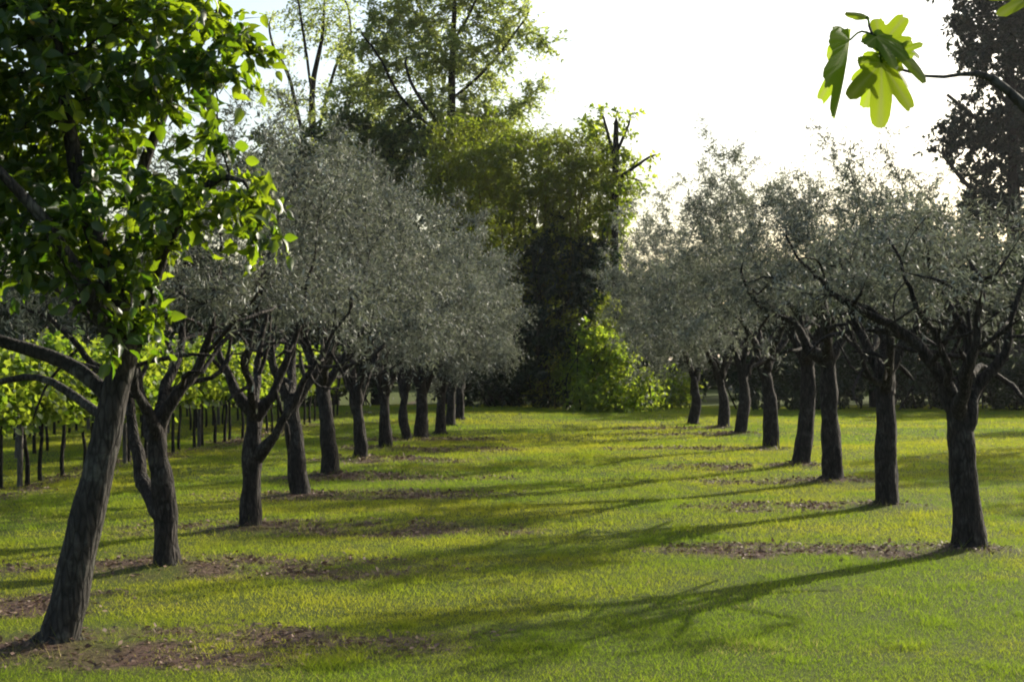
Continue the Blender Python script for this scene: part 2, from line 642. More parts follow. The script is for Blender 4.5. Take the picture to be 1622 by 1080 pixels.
def build_grass():
    rng = rs(5)
    Pl, Wd, Hh = [], [], []
    for (d0, d1, dens, w, h) in ((5.6, 9, 7500, .0038, .019), (9, 13, 4200, .0050, .020), (13, 19, 2300, .0066, .023), (19, 28, 1150, .009, .027), (28, 50, 430, .014, .031)):
        xm0, xm1 = -(.36 * d1 + 1.6), (.36 * d1 + 1.6)
        n = int(dens * (d1 - d0) * (xm1 - xm0))
        y = rng.uniform(d0, d1, n)
        x = rng.uniform(xm0, xm1, n)
        k = np.abs(x) < .36 * y + 1.6
        x, y = x[k], y[k]
        Pl.append(np.stack([x, y], 1))
        Wd.append(np.full(len(x), w))
        Hh.append(np.full(len(x), h))
    P = np.concatenate(Pl)
    W = np.concatenate(Wd)
    Hh = np.concatenate(Hh)
    lt = litter(P[:, 0], P[:, 1])
    cl = fbm2(P[:, 0] * 2.3, P[:, 1] * 2.3, 4, 41)
    keep = rng.uniform(size=len(P)) > np.clip(lt * 1.05, 0, .86)
    keep &= rng.uniform(size=len(P)) < .45 + 1.1 * cl
    P, W, Hh, lt, cl = P[keep], W[keep], Hh[keep], lt[keep], cl[keep]
    n = len(P)
    z = H(P[:, 0], P[:, 1]) - .004
    hh = Hh * rng.lognormal(0, .35, n) * (.5 + 1.0 * cl)
    cp = fbm2(P[:, 0] * 3.1, P[:, 1] * 3.1, 3, 44)
    hh = hh * np.where(cp > .68, 1 + 9 * (cp - .68), 1)
    near = np.min([np.hypot(P[:, 0] - b[0], P[:, 1] - b[1]) for b in LB[:8] + RB[:7]], axis=0)
    hh = hh * (1 + 2.6 * np.exp(-(near / .42) ** 2) * (rng.uniform(size=n) < .5))
    tuft = rng.uniform(size=n) < .012
    hh = np.where(tuft, hh * 1.9, hh)
    B = np.stack([P[:, 0], P[:, 1], z], 1)
    a = rng.uniform(0, 2 * math.pi, n)
    S = np.stack([np.cos(a), np.sin(a), np.zeros(n)], 1)
    le = rng.normal(0, .7, (n, 2))
    T = B + np.stack([le[:, 0] * hh, le[:, 1] * hh, hh], 1)
    V = np.stack([B - S * W[:, None] * .5, B + S * W[:, None] * .5, T], 1).reshape(-1, 3)
    big = fbm2(P[:, 0] * .35, P[:, 1] * .5, 3, 51)
    mid = fbm2(P[:, 0] * 1.4, P[:, 1] * 1.9, 3, 52)
    tint = np.clip((big - .5) * 2.0 + (mid - .5) * 1.4 + .45 + rng.normal(0, .09, n), 0, 1)
    dryp = np.clip(lt * .6 + .75 * litter(P[:, 0], P[:, 1], True) + (fbm2(P[:, 0] * .8, P[:, 1] * 1.5, 3, 53) - .62) * 3, 0, 1)
    dry = (rng.uniform(size=n) < .02 + .42 * dryp) * rng.uniform(.25, .9, n)
    me = make_mesh('grass', V, np.arange(n * 3), np.full(n, 3), M['grass'], {'tint': np.repeat(tint, 3), 'dry': np.repeat(dry, 3)})
    o = link('grass', me)
    tag(o, 'short yellow green mown grass covering the lane between the olive rows', 'grass', kind='stuff')
    # fallen leaves
    x = rng.uniform(-9, 9, 520000)
    y = rng.uniform(6, 34, 520000)
    lt = litter(x, y)
    k = rng.uniform(size=len(x)) < lt * .5 + .012 * litter(x, y, True)
    x, y = x[k], y[k]
    n = len(x)
    Pn = np.stack([x, y, H(x, y) + rng.uniform(.004, .022, n) + .04 * 0], 1)
    for b in LB[:7] + RB[:7]:
        Pn[:, 2] += .05 * np.exp(-((x - b[0]) ** 2 + (y - b[1]) ** 2) / .18)
    D = rng.normal(0, 1, (n, 3)) * [1, 1, .3]
    Nn = rng.normal(0, .5, (n, 3)) + [0, 0, 1]
    L = rng.uniform(.016, .045, n) * (1 + y / 30)
    V, Lp, S, li = leaves(Pn, D, Nn, L, L * rng.uniform(.3, .6, n), T_DIAMOND)
    me = make_mesh('leaf_litter', V, Lp, S, M['litter'], {'tint': rng.uniform(0, 1, n)[li]})
    o = link('leaf_litter', me)
    tag(o, 'dry brown fallen leaves lying in patches under the olive trees', 'leaf litter', kind='stuff')


# ------------------------------------------------------------------ foliage on a skeleton
def shoots(sk, rng, maxr, per, length, pairs, L, W, mat, tmpl=T_DIAMOND, up=.2, droop=.15, spread=.8, along=.55, twig=None, twigw=.003, facing=None, first=0, flat=0.0, long=0.0, tint0=0.0):
    P = np.array(sk.P)
    par = np.array(sk.par)
    ok = np.where((sk.pipe < maxr) & (par >= 0) & (np.arange(len(P)) >= first))[0]
    k = np.repeat(ok, per)
    n = len(k)
    base = P[k] + (P[par[k]] - P[k]) * rng.uniform(0, 1, (n, 1))
    td = unit(P[k] - P[par[k]])
    d = unit(td * .6 + rng.normal(0, spread, (n, 3)) * .6 + np.array([0, 0, up]))
    ln = rng.uniform(*length, n)
    ln = np.where(rng.uniform(size=n) < long, ln * rng.uniform(1.5, 3.0, n), ln)
    nl = pairs
    t = (np.arange(nl)[None] + rng.uniform(0, 1, (n, nl))) / nl
    pos = base[:, None] + d[:, None] * (t * ln[:, None])[..., None]
    pos[..., 2] -= droop * (t * ln[:, None]) ** 2 / np.maximum(ln[:, None], .01)
    r = unit(rng.normal(size=(n, nl, 3)) * np.array([1, 1, 1 - flat]))
    ld = unit(d[:, None] * along + r * (1 - along * .3))
    ld[..., 2] -= droop * .6
    nn = unit(rng.normal(size=(n, nl, 3)) * .7 + np.array([0, 0, .8]))
    LL = rng.uniform(*L, (n, nl))
    Vl, Lp, S, li = leaves(pos.reshape(-1, 3), ld.reshape(-1, 3), nn.reshape(-1, 3), LL.ravel(), LL.ravel() * W, tmpl)
    # neighbouring leaves share part of their tint
    tint = np.clip((.5 + tint0 + 1.5 * (fbm(base * 2.2 + 30, 2, 8) - .5) + rng.normal(0, .18, n))[:, None] + rng.normal(0, .18, (n, nl)), 0, .98)
    tint = np.where(rng.uniform(size=tint.shape) < .006, 1.0, tint)
    ti = tint.ravel()[li]
    mi = np.zeros(len(S), int)
    if twig is not None:
        tip = base + d * ln[:, None]
        tip[:, 2] -= droop * ln
        V2, L2, S2, l2 = leaves(base, tip - base, rng.normal(size=(n, 3)), np.linalg.norm(tip - base, axis=1), np.full(n, twigw), T_DIAMOND)
        Lp = np.concatenate([Lp, L2 + len(Vl)])
        Vl = np.concatenate([Vl, V2])
        mi = np.concatenate([mi, np.ones(len(S2), int)])
        S = np.concatenate([S, S2])
        ti = np.concatenate([ti, np.zeros(len(V2))])
    return make_mesh('crown', Vl, Lp, S, mat, {'tint': ti}, mats=mi, more=[twig] if twig is not None else [], smooth=len(tmpl[1]) > 1)


def put(name, data_list, base, label, cat='tree', group=None):
    o = link(name, None, loc=tuple(base))
    o.empty_display_size = .3
    tag(o, label, cat, group)
    for nm, me in data_list:
        link(nm, me, o)
    return o


def tree_meshes(sk, bark, nl, lump=.12, seed=0, minr=0.0):
    out = []
    t = tubes(sk, lambda l: l < 0, lump, 1, seed)
    if t:
        out.append(('trunk', make_mesh('trunk', *t, bark, smooth=True)))
    for k in range(nl):
        t = tubes(sk, lambda l: l == k, lump, 1, seed + k, minr)
        if t:
            out.append(('limb', make_mesh('limb', *t, bark, smooth=True)))
    return out


def flare(r, base):
    return r


def roots(sk, base_id, r, rng, n=5):
    a0 = rng.uniform(0, 6.28)
    b = sk.P[base_id]
    for k in range(n):
        a = a0 + k * 6.28 / n + rng.normal(0, .25)
        q = np.array([math.cos(a), math.sin(a), 0])
        sk.line([b + q * r * .75 + [0, 0, r * .75], b + q * r * 1.6 + [0, 0, r * .3], b + q * r * 3.0 + [0, 0, -.03]], [r * .5, r * .36, r * .14], step=.05, grow=False, limb=-1)


def olive(idx, side, base, trunk, limbs, blobs, label, nattr=420, leafy=1.0, wid=.27, seed=0, rad_top=.78, leaf=(.048, .082), per=6, pairs=9, extra=()):
    """trunk: list of (px,py) above the base; limbs: lists of (px, py, depth offset); blobs: (px, py, depth offset, rx, rz in pixels, ry in metres)"""
    rng = rs(seed + 100)
    d0 = base[1]
    sk = Skel()
    pts = [np.array([0, 0, -.12]), np.array([0, 0, .04])] + [pt(p[0], p[1], d0 + (p[2] if len(p) > 2 else 0)) - base for p in trunk]
    r = wid / 2
    n = len(pts)
    radii = [r * 1.38, r * 1.2] + [r * (1.0 - (1 - rad_top) * k / max(1, n - 3)) for k in range(n - 2)]
    radii[-1] *= .92
    ids = sk.line(pts, radii, step=.07, grow=False, wob=.006, rng=rng)
    tp, td = sk.P[ids[-1]], unit(sk.P[ids[-1]] - sk.P[ids[-3]])
    sk.line([tp + td * r * .35, tp + td * r * .62, tp + td * r * .8], [radii[-1] * .86, radii[-1] * .55, radii[-1] * .2], parent=ids[-1], step=.2, grow=False)
    roots(sk, 1, r, rng)
    fork = ids[-1]
    nl = 0
    for li, lm in enumerate(limbs):
        start = ids[-1 - li % 3]
        lm = list(lm)
        rr = r * .5
        if isinstance(lm[0], dict):
            o = lm.pop(0)
            rr = r * o.get('r', .55)
            if 'at' in o:
                start = ids[int(o['at'] * (len(ids) - 1))]
        lp = [pt(p[0], p[1], d0 + (p[2] if len(p) > 2 else 0)) - base for p in lm]
        q = sk.line(lp, [max(.007, rr * (1 - .95 * k / len(lp))) for k in range(len(lp))], parent=start, step=.09, limb=li, wob=.024, rng=rng)
        for kk, f in enumerate((1.5, 1.3, 1.12)):
            if kk < len(q):
                sk.R[q[kk]] *= f
        if len(q) > 5 and lm[0:1]:
            for t in np.linspace(.22, .92, 6 if base[1] < 24 else 3):
                i = q[int(t * (len(q) - 1))]
                ax = unit(sk.P[i] - sk.P[sk.par[i]])
                dv = unit(rng.normal(0, 1, 3) + ax * .7 + np.array([0, 0, .15]))
                ln = rng.uniform(.3, .75)
                if sk.P[i][2] < 1.3:
                    if rng.uniform() < .6:
                        continue
                    dv = unit(dv * .6 + ax * .5 + np.array([0, 0, .6]))
                    ln *= .7
                bend = rng.normal(0, .12, 3)
                sk.line([sk.P[i] + dv * ln * .5 + bend * .5, sk.P[i] + dv * ln + np.array([0, 0, rng.uniform(-.12, .1)])], [sk.R[i] * .5, sk.R[i] * .32, .005], parent=i, step=.09, limb=li, wob=.012, rng=rng)
        nl = li + 1
    bl = []
    for (px, py, do, rx, rz, ry) in blobs:
        d = d0 + do
        bl.append((pt(px, py, d) - base, (rx / FPX * d, ry, rz / FPX * d)))
    A = blob_points(bl, int(nattr * 1.35), rng, .6, seed, clump=.5)
    n0 = colonize(sk, A, .13, 2.2, .2, rng, 70, .28, .02)
    finish_radii(sk, .0035, 2.35)
    data = tree_meshes(sk, M['olive_bark'], nl, .17, seed)
    cm = shoots(sk, rng, .0085, per, (.10, .34), pairs, leaf, .24, M['olive'], up=.1, droop=.3, twig=M['olive_bark'], twigw=.004, first=n0, long=.17, tint0=rng.uniform(-.22, .22))
    return put('olive_tree', data + [('crown', cm)], base, label, 'olive tree', 'olive trees lining the grass lane')


def auto_limbs(fx, fy, spread, rise, rng, n=4, depth=1.0):
    out = []
    for k in range(n):
        a = 6.28 * (k + rng.uniform(-.25, .25)) / n + .5
        s = spread * rng.uniform(.7, 1.1)
        dx, dd = math.cos(a) * s, math.sin(a) * depth * rng.uniform(.6, 1)
        r = rise * rng.uniform(.75, 1.1)
        out.append([(fx + dx * .35, fy - r * .45, dd * .35), (fx + dx, fy - r, dd)])
    return out


def auto_blobs(cx, cy, rx, rz, ry, rng):
    """a rounded but uneven olive crown: one core and a few lobes"""
    b = [(cx, cy, 0, rx * .8, rz * .8, ry * .85)]
    for k in range(7):
        a = rng.uniform(0, 6.28)
        b.append((cx + math.cos(a) * rx * .55, cy - math.sin(a) * rz * .5, rng.uniform(-.5, .5) * ry, rx * .42, rz * rng.uniform(.35, .55), ry * .45))
    for k in range(6):
        a = 6.28 * k / 6 + rng.uniform(-.3, .3)
        b.append((cx + math.cos(a) * rx * .75, cy + rz * rng.uniform(.55, .8), math.sin(a) * ry * .75, rx * .3, rz * .38, ry * .35))
    for k in range(9):
        a = rng.uniform(-.3, 3.5)
        f = rng.uniform(.92, 1.18)
        b.append((cx + math.cos(a) * rx * f, cy - math.sin(a) * rz * f, rng.uniform(-.4, .4) * ry, rx * .16, rz * .17, ry * .2))
    return b


# ------------------------------------------------------------------ broad-leaved tree in front, left
def front_tree():
    rng = rs(77)
    base = LB[0]
    d0 = base[1]
    sk = Skel()
    w = lambda px, py, do=0: pt(px, py, d0 + do) - base
    r = .155
    ids = sk.line([w(80, 1062), w(90, 1030), w(104, 975), w(125, 880), w(145, 790), w(162, 715), w(175, 655), w(183, 615), w(196, 560, -.05), w(184, 470, -.15), w(150, 370, -.2), w(115, 240, -.25), w(97, 120, -.3), w(80, -20, -.3)],
                  [.136, .122, .106, .097, .090, .085, .081, .078, .072, .07, .056, .044, .034, .02], step=.06, grow=False, wob=.004, rng=rng)
    roots(sk, 2, .10, rng, 5)
    zz = np.array([sk.P[i][2] for i in ids])
    at = lambda py: ids[int(np.argmin(np.abs(zz - w(0, py)[2])))]
    for i in ids:
        if sk.P[i][2] > w(0, 540)[2]:
            sk.grow[i] = True
    f = at(612)
    defs = [
        (at(640), [(128, 590, .05), (70, 560, .1), (0, 540, .15), (-90, 500, .2), (-170, 430, .3)], [.05, .045, .04, .034, .028, .02]),
        (at(668), [(130, 632, .25), (62, 596, .45), (0, 606, .6), (-80, 590, .8)], [.034, .028, .022, .02, .012]),
        (f, [(215, 540, .05), (240, 450, .0), (275, 360, -.1), (330, 290, -.15), (390, 280, -.2)], [.06, .05, .042, .034, .024, .012]),
        (at(590), [(205, 500, .3), (210, 380, .45), (230, 250, .5), (290, 110, .4), (350, 20, .3)], [.06, .052, .044, .036, .028, .016]),
        (at(560), [(150, 480, -.35), (90, 380, -.55), (30, 300, -.7), (-50, 220, -.8)], [.055, .046, .038, .028, .018]),
    ]
    for k, (st, pts, rr) in enumerate(defs):
        sk.line([w(*p) for p in pts], rr[1:], parent=st, step=.12, limb=k, wob=.01, rng=rng)
    px = d0 / FPX
    B = []
    for (x, y, do, rx, rz, ry) in ((60, 110, -.1, 230, 190, .85), (230, 60, -.1, 180, 130, .7), (340, 60, -.15, 90, 90, .45), (290, 150, -.1, 90, 70, .4),
                                   (330, 310, -.2, 112, 78, .42), (430, 292, -.2, 50, 30, .22), (425, 370, -.2, 45, 40, .25), (400, 50, -.15, 50, 60, .3), (215, 330, -.2, 150, 105, .55), (390, 350, -.25, 65, 45, .3), (195, 460, -.25, 92, 85, .4),
                                   (205, 530, -.2, 42, 40, .22), (45, 330, -.3, 130, 105, .6), (110, 400, -.3, 100, 75, .5),
                                   (-120, 150, -.1, 200, 230, .9), (100, -140, -.1, 280, 160, .9), (-110, 400, 0, 120, 110, .6)):
        B.append((w(x, y, do), (rx * px, ry, rz * px)))
    A = blob_points(B, 1500, rng, .25, 5)
    n0 = colonize(sk, A, .11, 2.0, .14, rng, 90, .3, .0)
    finish_radii(sk, .0032, 2.35)
    data = []
    t = tubes(sk, lambda l: l < 0, .10, 1, 3)
    data.append(('trunk', make_mesh('trunk', *t, M['grey_bark'], smooth=True)))
    for k in range(len(defs)):
        t = tubes(sk, lambda l: l == k, .08, 1, k)
        data.append(('limb', make_mesh('limb', *t, M['grey_bark'], smooth=True)))
    cm = shoots(sk, rng, .009, 3, (.08, .24), 6, (.035, .108), .66, M['mulberry'], T_BROAD, up=.0, droop=.45, along=.5, twig=M['grey_bark'], twigw=.005, first=n0)
    put('broadleaf_tree', data + [('crown', cm)], base, 'leaning grey trunk tree with large glossy bright green leaves, nearest on the left', 'tree')


def olives():
    L = 'old olive tree in the left row, '
    R = 'old olive tree in the right row, '
    # ---- left row
    olive(1, 'l', LB[1], [(262, 830), (255, 760), (249, 710), (247, 685)],
          [[(280, 630), (320, 570), (335, 500, -.1), (350, 400, -.1)], [(228, 640, .2), (215, 580, .3), (170, 500, .4), (120, 440, .5)],
           [{'r': .5}, (262, 620, .3), (285, 540, .5), (290, 430, .6)],
           [{'at': .42, 'r': .62}, (228, 765, .25), (212, 690, .4), (196, 620, .5), (120, 540, .6), (50, 490, .7)],
           [{'r': .4}, (200, 560, -.4), (120, 480, -.6), (40, 430, -.7)]],
          [(320, 320, 0, 160, 190, 1.0), (380, 260, .2, 110, 120, .8), (300, 450, .1, 120, 80, .9), (60, 470, .3, 160, 70, 1.0), (150, 350, .3, 160, 140, 1.1), (-60, 440, .4, 110, 90, .9), (330, 450, -.6, 90, 60, .4), (250, 470, .8, 90, 50, .4)],
          'olive with a twin trunk forking low, just behind the leaning broad-leaved tree', 640, wid=.18, seed=2, leaf=(.046, .078))
    olive(2, 'l', LB[2], [(398, 770), (400, 705), (402, 655)],
          [[(372, 620), (352, 575), (345, 520), (330, 430)], [(430, 630), (452, 585), (470, 520), (500, 420)], [(405, 620, .3), (412, 560, .5), (420, 450, .6)],
           [{'at': .7, 'r': .5}, (428, 700, -.1), (450, 665, -.15), (480, 610, -.2), (515, 560, -.2), (560, 470, -.2)], [{'r': .4}, (395, 600, -.4), (400, 500, -.6), (430, 400, -.6)]],
          [(440, 310, 0, 150, 170, 1.3), (400, 180, .2, 90, 80, .8), (500, 270, 0, 100, 120, 1.0), (450, 440, .1, 150, 80, 1.2), (350, 440, .1, 90, 70, .9), (530, 430, -.2, 90, 80, .8), (390, 450, -.9, 110, 60, .5), (490, 480, -.9, 80, 50, .5)],
          'olive forking into three with a low side limb, right of the twin-trunked olive', 640, wid=.185, seed=3)
    olive(3, 'l', LB[3], [(470, 730), (465, 680), (461, 640)],
          [[(440, 600), (430, 540), (440, 470)], [(490, 605), (520, 560), (560, 480)], [(462, 590, .5), (470, 500, .7)]],
          [(530, 350, 0, 130, 150, 1.3), (560, 250, .2, 80, 70, .9), (470, 300, .2, 100, 110, 1.0), (560, 450, 0, 120, 90, 1.2), (470, 480, 0, 90, 70, 1.0), (520, 480, -1.0, 110, 70, .6)],
          'olive with a straight dark trunk, fourth from the front of the left row', 600, wid=.215, seed=4)
    olive(4, 'l', LB[4], [(520, 700), (516, 650), (510, 610)],
          [[(490, 570), (480, 510), (490, 430)], [(540, 575), (575, 520), (620, 450)], [(512, 570, .6), (530, 480, .8)], [(520, 570, -.6), (560, 480, -.9)]],
          [(590, 380, 0, 120, 130, 1.4), (620, 300, .2, 70, 60, .8), (540, 320, .2, 90, 90, 1.1), (630, 460, 0, 100, 80, 1.2), (540, 470, 0, 90, 70, 1.0), (580, 500, -1.0, 90, 60, .7)],
          'broad-based olive in the left row with bare reddish soil spreading from its foot', 560, wid=.225, seed=5)
    info = [(5, .19, (567, 640), (645, 410), 105, 135, 1.5, 'slim leaning olive trunk, thinnest of the left row, on pale brown litter'),
            (6, .22, (610, 625), (680, 430), 98, 125, 1.5, 'dark trunked olive in the left row just beyond the slim leaning one'),
            (7, .18, (642, 620), (715, 445), 88, 112, 1.5, 'olive of the left row whose trunk stands just left of a thicker one'),
            (8, .27, (668, 622), (700, 460), 80, 105, 1.5, 'thick olive trunk of the close pair far down the left row'),
            (9, .22, (700, 622), (750, 455), 82, 108, 1.6, 'silvery olive far down the left row whose crown reaches over the lane'),
            (10, .22, (716, 620), (765, 470), 76, 95, 1.5, 'second last olive of the left row, before the dark wood'),
            (11, .22, (729, 618), (782, 478), 66, 92, 1.5, 'last olive of the left row, bluish crown against the dark wood')]
    for k, wd, fk, cc, rx, rz, ry, lab in info:
        rng = rs(200 + k)
        b = LB[k]
        d = b[1]
        olive(k, 'l', b, [((LEFT[k][0] * .5 + fk[0] * .5) + rng.normal(0, 2), (LEFT[k][1] + fk[1]) / 2), fk], auto_limbs(fk[0], fk[1], .8 / d * FPX, 1.3 / d * FPX, rng, 4, .9),
              auto_blobs(cc[0], cc[1] + 22 + (-1) ** k * 9, rx * .86, (rz + 12) * (1 + .1 * (-1) ** (k // 2)), ry * .9, rng), lab, 400, wid=wd, seed=20 + k, leaf=(.065, .11), per=5, pairs=8)
    # ---- right row
    olive(0, 'r', RB[0], [(1530, 800), (1524, 730), (1520, 680), (1517, 650)],
          [[(1490, 590), (1450, 540), (1395, 505), (1340, 480), (1285, 430)], [(1525, 600, .2), (1535, 550, .3), (1500, 480, .4), (1470, 400, .5)],
           [(1550, 615), (1585, 575), (1600, 520), (1625, 440)], [{'r': .28}, (1500, 590, -.25), (1470, 510, -.4), (1440, 455, -.5), (1410, 380, -.5)],
           [{'r': .4}, (1530, 590, -.4), (1555, 520, -.6), (1540, 420, -.7)]],
          [(1500, 380, 0, 150, 90, .9), (1380, 400, 0, 120, 80, .7), (1620, 400, 0, 130, 95, .9), (1560, 320, .1, 80, 45, .6), (1310, 420, 0, 70, 50, .5), (1440, 330, .1, 70, 50, .5), (1700, 400, 0, 80, 80, .7), (1590, 470, .4, 60, 40, .5), (1420, 460, .5, 70, 35, .5), (1250, 440, .2, 50, 45, .5), (1500, 450, -.6, 130, 45, .35), (1600, 460, -.4, 60, 40, .3)],
          'nearest olive of the right row, forking low with a long limb reaching left', 700, wid=.235, seed=31, rad_top=.86, leaf=(.045, .076))
    olive(1, 'r', RB[1], [(1404, 730), (1404, 660), (1402, 610)],
          [[(1385, 570), (1350, 500), (1330, 420)], [(1420, 560), (1460, 500), (1490, 420)], [(1400, 550, .5), (1405, 450, .7)], [{'r': .25}, (1380, 600, -.3), (1358, 560, -.4), (1345, 515, -.5)], [{'r': .4}, (1410, 540, -.6), (1400, 430, -.8)]],
          [(1410, 380, 0, 140, 120, 1.2), (1360, 280, .2, 70, 70, .7), (1440, 290, .2, 80, 60, .8), (1500, 400, 0, 100, 80, 1.0), (1340, 420, 0, 80, 70, .8), (1390, 220, .1, 28, 36, .3), (1290, 210, .1, 14, 34, .2), (1330, 230, 0, 20, 26, .2), (1360, 470, .6, 80, 45, .7), (1460, 480, .6, 70, 40, .7), (1400, 460, -.8, 120, 60, .5)],
          'second olive of the right row, stout trunk with spreading roots at its foot', 640, wid=.24, seed=32, rad_top=.9)
    olive(2, 'r', RB[2], [(1317, 690), (1313, 620), (1310, 570)],
          [[(1285, 560), (1260, 515), (1200, 480), (1170, 430)], [(1335, 540), (1365, 470), (1380, 390)], [(1308, 520, .5), (1300, 420, .8)], [(1310, 520, -.6), (1290, 420, -.9)]],
          [(1320, 380, 0, 120, 110, 1.3), (1260, 330, .2, 100, 80, 1.0), (1380, 340, .1, 90, 80, 1.0), (1220, 420, 0, 80, 70, .9), (1340, 270, .1, 60, 40, .6), (1300, 290, 0, 40, 50, .4), (1250, 480, -.3, 70, 45, .8), (1190, 470, 0, 50, 50, .7), (1290, 450, -1.0, 110, 60, .6)],
          'third olive of the right row, with a crooked limb stretching over the lane', 600, wid=.24, seed=33, rad_top=.85)
    olive(3, 'r', RB[3], [(1276, 680), (1280, 620), (1278, 575)],
          [[(1255, 530), (1225, 470), (1190, 400)], [(1295, 530), (1310, 450), (1300, 370)], [(1275, 520, .7), (1250, 420, 1.0)], [(1270, 520, -.7), (1230, 430, -1.0)]],
          [(1230, 380, 0, 110, 110, 1.4), (1150, 330, .2, 90, 80, 1.1), (1290, 330, .1, 80, 80, 1.0), (1160, 430, 0, 90, 70, 1.0), (1130, 240, .1, 50, 45, .5), (1200, 270, .2, 55, 45, .6), (1120, 185, .1, 14, 30, .15), (1150, 490, 0, 70, 50, .9), (1230, 480, .3, 60, 50, .9), (1085, 400, 0, 50, 60, .8), (1200, 460, -1.0, 110, 70, .6)],
          'fourth olive of the right row, trunk bending rightwards above a swollen base', 600, wid=.24, seed=34, rad_top=.85, leaf=(.05, .085))
    info = [(4, .25, (1212, 590), (1150, 380), 110, 145, 1.5, 'fifth olive of the right row, slim dark trunk standing on a streak of brown litter'),
            (5, .24, (1178, 595), (1090, 400), 100, 135, 1.5, 'sixth olive of the right row, trunk curved at the foot'),
            (6, .24, (1140, 600), (1050, 420), 92, 130, 1.5, 'seventh olive of the right row, mostly hidden behind the curved trunk'),
            (7, .24, (1100, 605), (1030, 450), 78, 120, 1.4, 'last olive at the far end of the right row, beside the bright bush')]
    for k, wd, fk, cc, rx, rz, ry, lab in info:
        rng = rs(300 + k)
        d = RB[k][1]
        olive(k, 'r', RB[k], [((RIGHT[k][0] + fk[0]) / 2 + 4, (RIGHT[k][1] + fk[1]) / 2), fk], auto_limbs(fk[0], fk[1], .9 / d * FPX, 1.3 / d * FPX, rng, 4, .9),
              auto_blobs(cc[0], cc[1] + 22, rx, rz + 14, ry, rng), lab, 520, wid=wd, seed=50 + k, leaf=(.065, .11), per=5, pairs=8)


def third_row():
    src = [o for o in bpy.data.objects if o.get('category') == 'olive tree' and o.location.x > 0][:4]
    rng = rs(404)
    for k, (x, y) in enumerate(((11.0, 17.2), (11.5, 20.8), (11.1, 24.2), (11.9, 27.6), (15.2, 29.0), (15.0, 34.5))):
        o = copy_tree(src[k % 4])
        o.location = (x, y, float(H(x, y)))
        o.rotation_euler = (0, 0, rng.uniform(0, 6.28))
        o['label'] = 'olive tree of the row to the right of the view, shading the right lawn'
        o['group'] = 'olive trees of the outer right row'


# ------------------------------------------------------------------ trees of the background
def big(name, px, d, stems, limbs, blobs, label, mat, bark, cat='tree', group=None, nattr=500, D=.4, dk=.55, di=6, maxr=.03, per=3, length=(.5, 1.1), pairs=14, leaf=(.14, .24), W=.5,
        up=.1, droop=.2, tip=.009, seed=0, tmpl=T_DIAMOND, flat=0.0, spread=.8, along=.55, rough=.4, clump=1.6, thr=.42):
    """stems: list of (points in pixels with depth offset, radii in metres)"""
    rng = rs(seed + 500)
    x = (px - CX) / FPX * d
    base = np.array([x, d, float(H(x, d))])
    sk = Skel()
    allids = []
    for k, (pts, rr) in enumerate(stems):
        pp = [pt(p[0], p[1], d + (p[2] if len(p) > 2 else 0)) - base for p in pts]
        pp[0][2] = -.15
        allids.append(sk.line(pp, rr, step=D * .7, grow=False, wob=.02 * D, rng=rng))
    for i in allids:
        for k in i[len(i) // 2:]:
            sk.grow[k] = True
    nl = 0
    for li, (si, at, pts, r0) in enumerate(limbs):
        st = allids[si][int(at * (len(allids[si]) - 1))]
        pp = [pt(p[0], p[1], d + (p[2] if len(p) > 2 else 0)) - base for p in pts]
        sk.line(pp, [r0 * (1 - .7 * k / len(pp)) for k in range(len(pp))], parent=st, step=D * .7, limb=li, wob=.03 * D, rng=rng)
        nl = li + 1
    bl = [(pt(b[0], b[1], d + b[2]) - base, (b[3] / FPX * d, b[5], b[4] / FPX * d)) for b in blobs]
    A = blob_points(bl, int(nattr * 1.25), rng, rough, seed, clump=clump, thr=thr)
    n0 = colonize(sk, A, D, di, dk, rng, 80, .25, .0)
    finish_radii(sk, tip, 2.3)
    data = tree_meshes(sk, bark, nl, .08, seed)
    cm = shoots(sk, rng, maxr, per, length, pairs, leaf, W, mat, tmpl, up=up, droop=droop, twig=bark, twigw=.012, first=min(n0, len(sk.P) - 1), flat=flat, spread=spread, along=along)
    return put(name, data + [('crown', cm)], base, label, cat, group)


